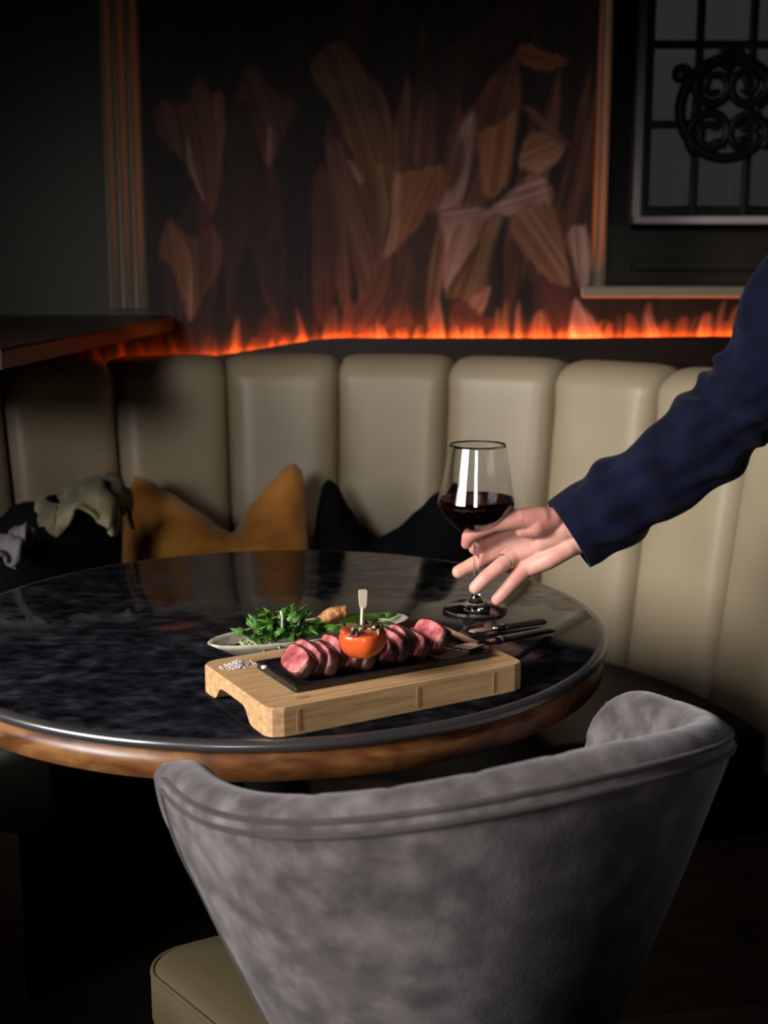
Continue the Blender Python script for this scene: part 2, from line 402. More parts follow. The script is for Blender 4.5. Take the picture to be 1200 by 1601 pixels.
# paint of the leaf shapes (colours of the print itself)
LC = {'b': (.115, .041, .020), 'd': (.034, .0125, .0065), 'o': (.21, .073, .028), 't': (.21, .092, .048), 'p': (.32, .165, .128), 'r': (.075, .020, .0095), 'y': (.155, .068, .025)}
def c2(pts): return [(500+x*.3583, 60+y*.3583) for x, y in pts]
def c1(pts): return [(230+x*.3122, 60+y*.3122) for x, y in pts]
leaves = [
 # left part
 ('d', c1([(330, 640), (430, 330), (540, 120), (640, 420), (600, 700), (640, 1000), (700, 1200), (640, 1420), (560, 1200), (480, 960), (400, 1150), (340, 900)])),
 ('b', c1([(55, 470), (70, 310), (190, 330), (250, 190), (330, 270), (390, 420), (380, 640), (330, 890), (270, 790), (180, 620)])),
 ('b', c1([(430, 330), (500, 130), (620, 240), (760, 330), (720, 450), (640, 620), (600, 650), (550, 520), (500, 340)])),
 ('p', c1([(205, 500), (225, 540), (260, 700), (290, 810), (250, 740), (215, 640)])),
 ('t', c1([(330, 290), (385, 290), (390, 500), (370, 650), (345, 480)])),
 ('p', c1([(590, 440), (625, 440), (630, 600), (610, 650), (580, 600)])),
 ('b', c1([(60, 1080), (90, 960), (140, 890), (190, 960), (260, 1000), (330, 930), (385, 1030), (370, 1150), (300, 1260), (250, 1380), (215, 1420), (170, 1330), (130, 1180)])),
 ('o', c1([(120, 930), (190, 990), (235, 1100), (220, 1280), (180, 1300), (140, 1150)])),
 ('p', c1([(218, 1180), (240, 1170), (235, 1340), (215, 1410), (200, 1340)])),
 ('d', c1([(620, 1000), (700, 1040), (690, 1200), (640, 1330), (570, 1200)])),
 ('r', c1([(820, 900), (870, 620), (940, 800), (960, 1200), (900, 1420), (840, 1350)])),
 ('r', c1([(560, 1500), (640, 1330), (680, 1450), (740, 1500)])),
 # middle and right part
 ('y', c2([(-40, 130), (60, 20), (140, 60), (230, 180), (300, 300), (310, 540), (200, 560), (110, 470), (70, 330)])),
 ('d', c2([(380, 600), (395, 340), (430, 170), (520, 60), (640, 20), (640, 200), (575, 420), (545, 570), (440, 590)])),
 ('b', c2([(400, 560), (420, 330), (480, 200), (520, 330), (500, 560)])),
 ('b', c2([(545, 640), (560, 430), (640, 320), (720, 200), (830, 80), (870, 200), (860, 420), (820, 640), (660, 750), (540, 740)])),
 ('o', c2([(690, 420), (790, 360), (850, 330), (830, 560), (800, 660), (720, 690), (700, 560)])),
 ('t', c2([(230, 180), (250, 200), (300, 290), (315, 420), (312, 590), (296, 560), (285, 400), (270, 290)])),
 ('b', c2([(60, 440), (110, 490), (170, 700), (250, 900), (270, 960), (200, 1030), (150, 900), (100, 660)])),
 ('y', c2([(120, 540), (200, 540), (310, 560), (330, 630), (300, 800), (265, 960), (215, 800), (160, 660)])),
 ('p', c2([(118, 530), (160, 560), (190, 620), (165, 640), (135, 590)])),
 ('o', c2([(330, 620), (440, 565), (540, 560), (515, 690), (450, 790), (370, 890), (300, 940), (310, 800)])),
 ('p', c2([(325, 620), (362, 600), (345, 740), (330, 900), (270, 960), (300, 800)])),
 ('p', c2([(548, 560), (570, 430), (660, 310), (670, 420), (650, 640), (600, 740), (500, 745), (530, 680), (590, 640), (620, 560), (610, 450), (580, 560)])),
 ('d', c2([(260, 1250), (300, 1130), (380, 930), (460, 780), (520, 800), (490, 1000), (470, 1250)])),
 ('b', c2([(90, 1250), (150, 1140), (200, 1110), (225, 990), (300, 950), (290, 1100), (250, 1260)])),
 ('b', c2([(280, 1250), (340, 1100), (385, 930), (420, 1000), (390, 1150), (400, 1250)])),
 ('t', c2([(460, 1250), (470, 1080), (510, 840), (570, 800), (560, 960), (530, 1100), (510, 1200)])),
 ('p', c2([(515, 790), (600, 760), (740, 760), (700, 880), (640, 960), (560, 1100), (535, 1040), (540, 900)])),
 ('y', c2([(560, 1090), (640, 960), (700, 800), (800, 770), (760, 900), (735, 1040), (735, 1130), (700, 1195), (640, 1155), (550, 1130)])),
 ('p', c2([(650, 1150), (735, 1080), (730, 1150), (700, 1198)])),
 ('t', c2([(855, 555), (880, 460), (950, 405), (1060, 480), (1010, 560), (930, 600)])),
 ('p', c2([(500, 740), (620, 720), (740, 735), (860, 620), (940, 590), (1000, 640), (1010, 720), (900, 740), (830, 775), (700, 785), (580, 830)])),
 ('b', c2([(870, 290), (960, 330), (1090, 460), (1060, 470), (950, 380)])),
 ('t', c2([(820, 850), (850, 760), (1000, 710), (1045, 850), (1075, 960), (1095, 1070), (1050, 1085), (960, 1030), (880, 920)])),
 ('p', c2([(800, 850), (870, 880), (930, 960), (900, 950), (840, 890)])),
 ('r', c2([(980, 620), (1060, 760), (1120, 820), (1080, 860), (1030, 800)])),
 ('p', c2([(1075, 860), (1160, 815), (1178, 1040), (1130, 1095), (1100, 1000)])),
 ('r', c2([(830, 870), (960, 1030), (1060, 1090), (1090, 1250), (1000, 1250), (900, 1050)])),
 ('r', c2([(560, 1250), (600, 1140), (700, 1200), (760, 1260)])),
 ('o', c2([(850, 110), (880, 30), (970, 50), (1075, 115), (980, 145)])),
 ('r', c2([(420, 90), (430, -40), (470, -40), (460, 100)])),
 ('d', c2([(650, 60), (760, -120), (960, -160), (860, 0), (760, 80)])),
 ('d', c2([(60, -20), (110, -160), (240, -180), (200, -40), (170, 60)])),
]
import numpy as np
rg = np.random.default_rng(4)
def n1(x, freq, seed):
    """smooth 1D noise in 0..1"""
    q = np.random.default_rng(seed).random(4096); x = np.abs(x*freq+100.0); k = x.astype(int); f = x-k; f = f*f*(3-2*f)
    return q[k % 4096]*(1-f)+q[(k+1) % 4096]*f
# brush strokes under the leaves: tall dim ones, and short flame-like ones along the foot of the wall
rnd = random.Random(31); under = []
for q in range(46):
    x = rnd.uniform(530, 900); h = rnd.uniform(140, 380); w_ = rnd.uniform(9, 24); sl = (x-640)*.28+rnd.uniform(-30, 30); yb = rnd.uniform(440, 545)
    under.append((rnd.choice('bddrb'), [(x, yb), (x-w_+sl*.4, yb-h*.45), (x+sl, yb-h), (x+w_+sl*.45, yb-h*.5)]))
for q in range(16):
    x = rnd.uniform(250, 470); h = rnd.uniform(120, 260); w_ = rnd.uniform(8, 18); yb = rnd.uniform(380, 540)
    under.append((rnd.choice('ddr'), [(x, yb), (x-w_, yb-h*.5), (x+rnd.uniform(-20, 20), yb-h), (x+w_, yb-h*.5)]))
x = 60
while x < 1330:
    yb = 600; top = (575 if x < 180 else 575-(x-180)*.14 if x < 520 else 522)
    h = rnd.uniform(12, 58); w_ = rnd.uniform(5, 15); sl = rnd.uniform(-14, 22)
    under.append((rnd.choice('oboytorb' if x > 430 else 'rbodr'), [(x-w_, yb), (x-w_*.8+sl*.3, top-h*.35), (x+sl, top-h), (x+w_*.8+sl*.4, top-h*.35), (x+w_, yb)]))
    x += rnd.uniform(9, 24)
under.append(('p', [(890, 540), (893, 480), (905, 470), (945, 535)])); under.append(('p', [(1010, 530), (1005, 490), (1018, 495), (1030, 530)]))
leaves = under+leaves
pm = bpy.data.materials.new('mural_paint'); pm.use_nodes = True
pn = pm.node_tree.nodes; at_ = pn.new('ShaderNodeAttribute'); at_.attribute_name = 'paint'
pm.node_tree.links.new(at_.outputs['Color'], pn['Principled BSDF'].inputs['Base Color']); pn['Principled BSDF'].inputs['Roughness'].default_value = .6
pn['Principled BSDF'].inputs['Specular IOR Level'].default_value = .25
def paint(MX0, MX1, MZ0, MZ1, NX, NZ, depth):
    gx = np.linspace(MX0, MX1, NX); gz = np.linspace(MZ0, MZ1, NZ)
    GX, GZ = np.meshgrid(gx, gz, indexing='ij')
    wob = .016*np.sin(GZ*7+GX*6)
    st0 = .6*n1(GX+wob+.12*GZ*np.sin(GX*5), 60, 1)+.4*n1(GX+wob, 150, 2)
    IMG = np.stack([(.004+.020*st0**3)*c for c in (1.0, .40, .22)], -1)
    for i, (m, pts) in enumerate(leaves):
        pl = np.array([(v.x, v.z) for v in (ony(p[0], p[1], YW) for p in catmull(pts, 4))])
        lo = pl.min(0)-.03; hi = pl.max(0)+.03
        ix = np.where((gx >= lo[0]) & (gx <= hi[0]))[0]; iz = np.where((gz >= lo[1]) & (gz <= hi[1]))[0]
        if len(ix) == 0 or len(iz) == 0: continue
        sl = (slice(ix[0], ix[-1]+1), slice(iz[0], iz[-1]+1))
        X = GX[sl]; Z = GZ[sl]
        # brushy edge
        Xw = X+.003*np.sin(Z*23+i); Zw = Z+.010*(n1(X, 110, 50+i)-.5)
        ins = np.zeros(X.shape, bool); dist = np.full(X.shape, 9.0)
        for a, b in zip(pl, np.roll(pl, -1, 0)):
            e = b-a; tt = np.clip(((Xw-a[0])*e[0]+(Zw-a[1])*e[1])/(e@e+1e-12), 0, 1)
            dist = np.minimum(dist, np.hypot(Xw-a[0]-tt*e[0], Zw-a[1]-tt*e[1]))
            cr = ((a[1] > Zw) != (b[1] > Zw)) & (Xw < (b[0]-a[0])*(Zw-a[1])/(b[1]-a[1]+1e-12)+a[0])
            ins ^= cr
        sd = np.where(ins, dist, -dist)
        wdt = .0075
        al = np.clip((sd+wdt*.6)/(2*wdt), 0, 1); al = al*al*(3-2*al)
        cc = pl.mean(0); ev, evec = np.linalg.eigh(np.cov((pl-cc).T)); axv = evec[:, 1]*np.sign(evec[1, 1]+1e-9)
        lon = (X-cc[0])*axv[0]+(Z-cc[1])*axv[1]; lat = (X-cc[0])*axv[1]-(Z-cc[1])*axv[0]
        bend = lat+.08*lon*lon/(.1+abs(lon).max())+.004*np.sin(lon*11+i)
        s1 = .55*n1(bend, 95, 10+i)+.45*n1(bend, 260, 90+i)
        s2 = n1(lon, 18, 200+i)
        g = lat/(abs(lat).max()+1e-6)
        val = .38+.95*s1**1.3+.25*(s2-.5)+.22*g*(1 if i % 2 else -1)
        rim = np.exp(-(np.clip(sd, 0, 1)/.008)**2)*(.35 if i % 3 else -.2)
        base = np.array(LC[m]); warm = np.array([1.05, .93, .85]); pale = np.array([.95, 1.06, 1.15])
        tone = np.where((s1 > .55)[..., None], pale, warm)
        colr = base*np.clip(val+rim, .12, 2.2)[..., None]*tone
        al = al*(.80+.20*s2)
        IMG[sl] = IMG[sl]*(1-al[..., None])+colr*al[..., None]
    vv = np.stack([GX.ravel(), np.full(GX.size, YW-depth), GZ.ravel()], -1)
    idx = np.arange(NX*NZ).reshape(NX, NZ)
    ff = np.stack([idx[:-1, :-1].ravel(), idx[1:, :-1].ravel(), idx[1:, 1:].ravel(), idx[:-1, 1:].ravel()], -1)
    mm_ = bpy.data.meshes.new('mural_print'); mm_.from_pydata(vv.tolist(), [], ff.tolist()); mm_.update()
    ca = mm_.color_attributes.new('paint', 'FLOAT_COLOR', 'POINT')
    ca.data.foreach_set('color', np.concatenate([IMG.reshape(-1, 3), np.ones((NX*NZ, 1))], 1).astype(np.float32).ravel())
    link('mural_print', mm_, mural, pm)
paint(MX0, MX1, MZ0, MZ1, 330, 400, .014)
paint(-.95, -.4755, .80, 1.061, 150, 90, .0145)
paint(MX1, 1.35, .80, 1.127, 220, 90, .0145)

# ------------------------------------------------------------------ LED strip in the cove and the dark capping board in front of it
lp = [(-30, 590), (60, 588), (160, 579), (230, 570), (300, 561), (400, 546), (470, 534), (525, 528), (620, 528), (760, 528), (900, 528), (1050, 526), (1160, 525), (1300, 525), (1420, 525)]
lpc = catmull(lp, 4, False)
YL = 2.80
V = []; F = []
for i, p in enumerate(lpc):
    q = ony(p[0], p[1], YL)
    for (y, z) in ((YL, q.z), (YL, .55), (YL-.022, .55), (YL-.022, q.z)):
        V.append((q.x, y, z))
    if i:
        for kk in range(4):
            a = (i-1)*4; b = i*4; k2 = (kk+1) % 4
            F.append((a+kk, a+k2, b+k2, b+kk))
F.append((0, 1, 2, 3)); F.append(tuple(len(V)-4+kk for kk in range(4)))
tag(fixn(pyd('trim_5', V, F, M['dark_wood'], smooth=False)), 'dark capping board along the back of the banquette', kind=st)
lpc = [p for p in lpc if p[0] > 158]
V = []; F = []
for i, p in enumerate(lpc):
    q = ony(p[0], p[1], YL); z = q.z-.0065
    for (y, dz) in ((YW-.024, 0), (YW-.0175, 0), (YW-.0175, -.004), (YW-.024, -.004)):
        V.append((q.x, y, z+dz))
    if i:
        for kk in range(4):
            a = (i-1)*4; b = i*4; k2 = (kk+1) % 4
            F.append((a+kk, a+k2, b+k2, b+kk))
F.append((0, 1, 2, 3)); F.append(tuple(len(V)-4+kk for kk in range(4)))
tag(fixn(pyd('led_strip', V, F, M['led'], smooth=False)), 'glowing orange light strip hidden behind the banquette capping', 'light strip')
louver = empty('added_baffles', (0, YL, .95), 'added unseen black fins blocking sideways light from the strip behind the banquette', kind=st)  # unseen fins added to keep the strip's glow off the pilaster and streak it
rnd = random.Random(9); k_ = 0.0
while k_ < len(lpc)-1.001:
    a_ = lpc[int(k_)]; b_ = lpc[int(k_)+1]; f_ = k_-int(k_)
    q = ony(a_[0]+(b_[0]-a_[0])*f_, a_[1]+(b_[1]-a_[1])*f_, YL)
    box('baffle_fin', (q.x-.0015, YL+.0005, q.z-.022), (q.x+.0015, YW-.0145, q.z-.0035), M['iron'], louver)
    seg_ = max(1e-6, abs(ony(b_[0], b_[1], YL).x-ony(a_[0], a_[1], YL).x))
    k_ += rnd.choice((.016, .022, .03, .04))/seg_

# ------------------------------------------------------------------ banquette
BC = (-.15, 1.78); BR = .819; BK = .124; BT0 = -.73; BDT = .265
bq = empty('banquette', (BC[0], BC[1]+.5, 0), 'curved olive leather banquette with upright channel-tufted back', 'banquette')
ZT = 1.017
def channel(i):
    t0 = BT0+BDT*i; rc = .055
    nz = 26; nuu = 33
    prof = []                                   # (z, outward offset)
    for j in range(nz):
        z = .40+(ZT-rc-.40)*j/(nz-1); prof.append((z, BK*(z-.8)))
    zt = ZT-rc; b0 = BK*(zt-.8)
    for j in range(1, 9):
        a = pi/2*j/8; prof.append((zt+rc*sin(a), b0+rc*1.5*(1-cos(a))))
    prof.append((ZT-.004, b0+.11)); prof.append((ZT-.05, b0+.125))
    V = []; F = []
    for a in range(nuu):
        u = -1+2*a/(nuu-1)
        u = math.copysign(abs(u)**.6, u)
        full = (1-abs(u)**6.5)**.60
        th = t0+BDT*(.5+.5*u)
        for j, (z, o) in enumerate(prof):
            top = max(0, (z-(ZT-rc*1.6))/(rc*1.6))
            crease = .046*(1-full)
            r = BR+o+crease*(1-.55*top)-.006
            zz = z-.022*(1-full)*top
            if j >= nz+7: r = BR+o
            V.append((BC[0]+r*sin(th), BC[1]+r*cos(th), zz))
    npf = len(prof)
    for a in range(nuu-1):
        for j in range(npf-1):
            F.append((a*npf+j, (a+1)*npf+j, (a+1)*npf+j+1, a*npf+j+1))
    o = pyd('back_channel', V, F, M['leather'], bq)
    return fixn(o)
I0, I1 = -2, 8
for i in range(I0, I1): channel(i)
# shell behind the channels, seat and plinth
def arc_solid(name, r0, r1, z0, z1, mt, th0, th1, n=40, bev=0.0):
    prof = [(r0, z0), (r0, z1-bev), (r0+bev*.3, z1-bev*.3), (r0+bev, z1), (r1, z1), (r1, z0)] if bev else [(r0, z0), (r0, z1), (r1, z1), (r1, z0)]
    V = []; F = []; m = len(prof)
    for i in range(n):
        th = th0+(th1-th0)*i/(n-1)
        for r, z in prof: V.append((BC[0]+r*sin(th), BC[1]+r*cos(th), z))
    for i in range(n-1):
        for k in range(m):
            k2 = (k+1) % m
            F.append((i*m+k, i*m+k2, (i+1)*m+k2, (i+1)*m+k))
    F.append(tuple(range(m))); F.append(tuple((n-1)*m+k for k in range(m)))
    return fixn(pyd(name, V, F, mt, bq, smooth=bev > 0))
TA, TB = BT0+BDT*I0, BT0+BDT*I1
arc_solid('back_shell', BR+.062, BR+.10, .05, .955, M['dark_wood'], TA, TB)
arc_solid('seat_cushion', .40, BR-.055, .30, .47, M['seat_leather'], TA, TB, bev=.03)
arc_solid('plinth', .46, BR-.02, 0, .30, M['dark_wood'], TA, TB)

# ------------------------------------------------------------------ cushions and clothes on the banquette
def cushion(name, top, zb, y0, lean, thick, mt, label, wr):
    pts = [ony(p[0], p[1], y0) for p in top]
    xs = [p.x for p in pts]; zs = [p.z for p in pts]
    def zt(x):
        for a in range(len(xs)-1):
            if x <= xs[a+1]:
                t = (x-xs[a])/(xs[a+1]-xs[a]); t = t*t*(3-2*t)*.4+t*.6
                return zs[a]+(zs[a+1]-zs[a])*t
        return zs[-1]
    nu, nv = 61, 37; V = []; F = []
    zmin = min(zs[2:-2]); xd = xs[zs.index(min(zs[2:-2]))]
    for side in (-1, 1):
        for a in range(nu):
            u = a/(nu-1); x = xs[0]+(xs[-1]-xs[0])*u; h = zt(x)
            for b in range(nv):
                v = b/(nv-1); z = zb+(h-zb)*v
                e = max(0, 1-abs(2*u-1)**2.6)**.55*max(0, 1-abs(2*v-1)**2.6)**.55
                dx = x-xd; ang = math.atan2(z-(zmin-.03), dx)
                fold = .010*wr*sin(ang*9+2*dx*20)*math.exp(-((dx/.11)**2))*e
                fold += .006*wr*noise.noise(Vector((x*18, z*18, side*3.0)))*e
                t = thick*e*(.55+.45*min(1, (h-zb)/.3))+fold
                t -= .03*math.exp(-(dx/.03)**2)*max(0, v-.35)*e
                xx = x+(.004*sin(v*pi))*(-1 if u < .5 else 1)*abs(2*u-1)**4
                V.append((xx, y0+lean*(z-zb)+side*max(t, .0), z))
    for s in range(2):
        o = s*nu*nv
        for a in range(nu-1):
            for b in range(nv-1):
                F.append((o+a*nv+b, o+(a+1)*nv+b, o+(a+1)*nv+b+1, o+a*nv+b+1))
    me = bpy.data.meshes.new(name); me.from_pydata(V, [], F)
    bm = bmesh.new(); bm.from_mesh(me); bmesh.ops.remove_doubles(bm, verts=bm.verts, dist=.0004)
    bmesh.ops.recalc_face_normals(bm, faces=bm.faces); bm.to_mesh(me); bm.free()
    return tag(link(name, me, None, mt), label, 'cushion', 'scatter cushions on the banquette')
cushion('cushion', [(188, 800), (195, 765), (205, 748), (222, 752), (262, 775), (310, 805), (342, 830), (360, 838), (370, 828), (388, 792), (420, 757), (443, 733), (458, 728), (470, 742), (478, 795), (481, 840)],
        .472, 2.33, .10, .075, M['mustard'], 'mustard orange velvet cushion with a chopped top leaning on the banquette', 1.0)
cushion('cushion', [(491, 830), (496, 790), (504, 760), (513, 753), (525, 762), (545, 797), (568, 828), (590, 845), (620, 830), (655, 800), (680, 776), (702, 764), (722, 772), (738, 800), (746, 840)],
        .472, 2.355, .10, .065, M['black_cloth'], 'black velvet cushion with a chopped top behind the wine glass', .7)
# dark coat with a scarf lying on it, left end of the bench
cb = []
for (px, py, y, r) in ((50, 850, 2.06, .075), (85, 842, 2.10, .078), (118, 832, 2.12, .070), (132, 850, 2.10, .065), (30, 880, 2.05, .07), (85, 900, 2.06, .10), (112, 910, 2.08, .085), (50, 920, 2.05, .11)):
    cb.append((ony(px, py, y), r))
lowc = min(c.z-r for c, r in cb)
coat = blob_mesh('coat', cb, .012, 8)
for v in coat.vertices:
    n = noise.noise(v.co*22)+.5*noise.noise(v.co*50); v.co += v.normal*.012*n
    v.co.z = max(.472+.10*(v.co.z-lowc) if v.co.z < .56 else v.co.z, .472)
tag(link('folded_coat', coat, None, M['black_cloth']), 'black coat heaped on the bench at left', 'coat')
def ribbon(name, path, y0, wd, mt, label, cat):
    pts = [ony(p[0], p[1], y0+p[2]) for p in catmull(path, 6, False)]
    n = len(pts); V = []; F = []; m = 15
    for i, p in enumerate(pts):
        for j in range(m):
            s = j/(m-1)-.5
            fold = .012*sin(s*16+i*.33)+.008*noise.noise(Vector((i*.22, s*5, 1.3)))
            V.append((p.x+.004*sin(i*.8), p.y+s*wd, p.z-.9*abs(s)**1.6*wd*.9+fold))
    for i in range(n-1):
        for j in range(m-1):
            F.append((i*m+j, (i+1)*m+j, (i+1)*m+j+1, i*m+j+1))
    o = pyd(name, V, F, mt)
    md = o.modifiers.new('thickness', 'SOLIDIFY'); md.thickness = .006; md.offset = 1
    return tag(o, label, cat)
ribbon('scarf', [(26, 812, 0), (40, 797, 0), (70, 786, .0), (100, 782, .01), (120, 766, .02), (145, 753, .02), (168, 752, .02), (184, 765, .02), (187, 795, .01)], 2.08, .17, M['scarf'], 'crumpled pale olive scarf lying over the black coat', 'scarf')
ribbon('napkin', [(-30, 850, 0), (0, 846, 0), (20, 846, 0), (34, 840, .0), (44, 834, .0)], 1.93, .10, M['napkin'], 'pale grey cloth beside the black coat at far left', 'cloth')

# ------------------------------------------------------------------ table
TC = (-.141, 1.59); TR = .4235; TZ = .75
tb = empty('dining_table', (TC[0], TC[1], 0), 'round table with dark slate top and burl wood apron', 'table')
lathe('tabletop', [(0, -.016), (TR-.010, -.016), (TR-.008, -.004), (TR-.012, 0), (0, 0)], M['stone'], tb, (TC[0], TC[1], TZ), 128)
lathe('edge_band', [(TR-.009, -.013), (TR-.003, -.013), (TR, -.010), (TR, -.005), (TR-.003, -.0015), (TR-.009, -.0012)], M['edge_metal'], tb, (TC[0], TC[1], TZ), 128)
lathe('apron', [(TR-.05, -.046), (TR-.010, -.046), (TR-.005, -.043), (TR-.005, -.0135), (TR-.05, -.0135)], M['burl'], tb, (TC[0], TC[1], TZ), 128)
lathe('column', [(.055, .03), (.045, .08), (.04, .35), (.045, .62), (.12, .70), (.20, .734), (.20, .735)], M['black_metal'], tb, (TC[0], TC[1], 0), 40)
lathe('base_plate', [(0, .0), (.24, .0), (.24, .008), (.22, .016), (.07, .03), (.055, .06), (0, .06)], M['black_metal'], tb, (TC[0], TC[1], 0), 64)

# ------------------------------------------------------------------ board, plate, food
U = Vector((.868, .4966, 0)).normalized(); Vv = Vector((-U.y, U.x, 0))
A = onz(420, 1111, .78); A.z = TZ              # front left corner of the board
BL, BW, BH = .305, .176, .030
bd = empty('serving_board', A+U*BL/2+Vv*BW/2, 'bamboo serving board with finger grooves holding sliced steak', 'board')
def bt(x, y, z): return A+U*x+Vv*y+Vector((0, 0, z))
def round_rect(x0, y0, x1, y1, r, n=6):
    out = []
    for cx, cy, a0 in ((x1-r, y0+r, -pi/2), (x1-r, y1-r, 0), (x0+r, y1-r, pi/2), (x0+r, y0+r, pi)):
        for i in range(n+1):
            a = a0+pi/2*i/n; out.append((cx+r*cos(a), cy+r*sin(a)))
    return out
# outline swept in slices across the width so that the finger grooves at both ends are real hollows
bm = bmesh.new()
nyy = 45; ring = []
for j in range(nyy):
    y = BW*j/(nyy-1); rr = .016
    e = 0
    if y < rr: e = rr-math.sqrt(max(0, rr*rr-(rr-y)**2))
    if y > BW-rr: e = rr-math.sqrt(max(0, rr*rr-(y-BW+rr)**2))
    g = .5*(math.tanh((y-.052)/.006)-math.tanh((y-.128)/.006))     # groove mask
    x0 = e; x1 = BL-e
    gz = .0165*g; gd = .024
    pr = [(x0+.002, BH), (x0, BH-.002), (x0, gz+.0005), (x0+gd*.6, gz*.92), (x0+gd, gz*.1), (x0+gd*1.4, 0),
          (x1-gd*1.4, 0), (x1-gd, gz*.1), (x1-gd*.6, gz*.92), (x1, gz+.0005), (x1, BH-.002), (x1-.002, BH)]
    ring.append([bm.verts.new(bt(x, y, z)) for x, z in pr])
m = len(ring[0])
for j in range(nyy-1):
    for k in range(m):
        k2 = (k+1) % m
        bm.faces.new((ring[j][k], ring[j][k2], ring[j+1][k2], ring[j+1][k]))
bm.faces.new(ring[0]); bm.faces.new(ring[-1])
bmesh.ops.recalc_face_normals(bm, faces=bm.faces)
me = bpy.data.meshes.new('board_body'); bm.to_mesh(me); bm.free()
link('board_body', me, bd, M['board'], smooth=False)
for (x, s) in ((.032, .0022), (.168, .0022), (.262, .0014)):
    pts = [(x-s, .004), (x+s, .004), (x+s*.8, BH-.004), (x-s*.9, BH-.005)]
    prism('bamboo_node', pts, -.0006, .0012, M['board_node'], bd, tf=lambda c: bt(c.x, c.z, c.y))
for (x, y, sx, sy) in ((.045, .018, .008, .0025), (.285, .035, .009, .003), (.255, .160, .010, .0025), (.20, .165, .009, .002)):
    prism('bamboo_node', [(x+sx*cos(a), y+sy*sin(a)) for a in [2*pi*i/14 for i in range(14)]], BH-.0005, BH+.0004, M['board_node'], bd, tf=lambda c: bt(c.x, c.y, c.z))
# stone plate let into the board
p0 = onz(393, 1045, .784); 
def bl(v): d = v-A; return (d.dot(U), d.dot(Vv))
PX0, PX1, PY0, PY1 = .044, .279, .032, .128
plate = empty('stone_plate', bt((PX0+PX1)/2, (PY0+PY1)/2, BH), 'black stone grill plate set on the bamboo board under the steak', 'plate')
prism('plate_slab', round_rect(PX0, PY0, PX1, PY1, .004), BH+.0002, BH+.0052, M['slate'], plate, bev=.001, tf=lambda c: bt(c.x, c.y, c.z))
rimz = BH+.0052
for (x0, y0, x1, y1) in ((PX0, PY0, PX1, PY0+.006), (PX0, PY1-.006, PX1, PY1), (PX0, PY0+.006, PX0+.006, PY1-.006), (PX1-.006, PY0+.006, PX1, PY1-.006)):
    prism('plate_rim', [(x0, y0), (x1, y0), (x1, y1), (x0, y1)], rimz, rimz+.0025, M['slate'], plate, bev=.001, tf=lambda c: bt(c.x, c.y, c.z))
ZP = TZ+BH+.0052
# steak slices: each leans over to the right, pink cut face up-left
def slice_mesh(sd, wd, ht, th):
    rnd = random.Random(sd)
    out = []; n = 40
    for i in range(n):
        a = 2*pi*i/n
        ex = 3.2
        c, s = cos(a), sin(a)
        x = math.copysign(abs(c)**(2/ex), c)*wd/2*(1+.07*noise.noise(Vector((c*1.6, s*1.6, sd*3.1))))
        y = math.copysign(abs(s)**(2/ex), s)*ht/2*(1+.13*noise.noise(Vector((c*1.8, s*1.8, sd*5.7))))
        out.append((x, y))
    V = []; F = []; mi = []
    layers = [(.90, -.5), (.985, -.44), (1.0, -.3), (1.01, 0), (1.0, .3), (.985, .44), (.90, .5)]
    for sc, zz in layers:
        for (x, y) in out:
            j = 1+.03*noise.noise(Vector((x*120, y*120, zz*4+sd)))
            V.append((x*sc*j, y*sc*j, zz*th))
    nl = len(layers)
    for l in range(nl-1):
        for k in range(n):
            k2 = (k+1) % n
            F.append((l*n+k, l*n+k2, (l+1)*n+k2, (l+1)*n+k)); mi.append(1 if 0 < l < nl-2 else (1 if l == 0 or l == nl-2 else 0))
    for l, s in ((0, -1), (nl-1, 1)):           # cut faces, gently uneven
        base = len(V)
        V.append((0, 0, layers[l][1]*th*1.1))
        inner = []
        for k in range(n):
            x, y = out[k]
            V.append((x*.5, y*.5, layers[l][1]*th*(1+.25*noise.noise(Vector((x*90, y*90, sd+s)))) ))
        for k in range(n):
            k2 = (k+1) % n
            F.append((l*n+k, l*n+k2, base+1+k2, base+1+k)); mi.append(0)
            F.append((base+1+k, base+1+k2, base)); mi.append(0)
    me = bpy.data.meshes.new('steak_slice'); me.from_pydata(V, [], F); me.update()
    me.polygons.foreach_set('material_index', mi)
    bm = bmesh.new(); bm.from_mesh(me); bmesh.ops.recalc_face_normals(bm, faces=bm.faces); bm.to_mesh(me); bm.free()
    return me
ordn = ['leftmost', 'second', 'third', 'fourth', 'fifth', 'sixth', 'seventh', 'eighth', 'ninth', 'tenth', 'eleventh', 'twelfth']
NS = 12
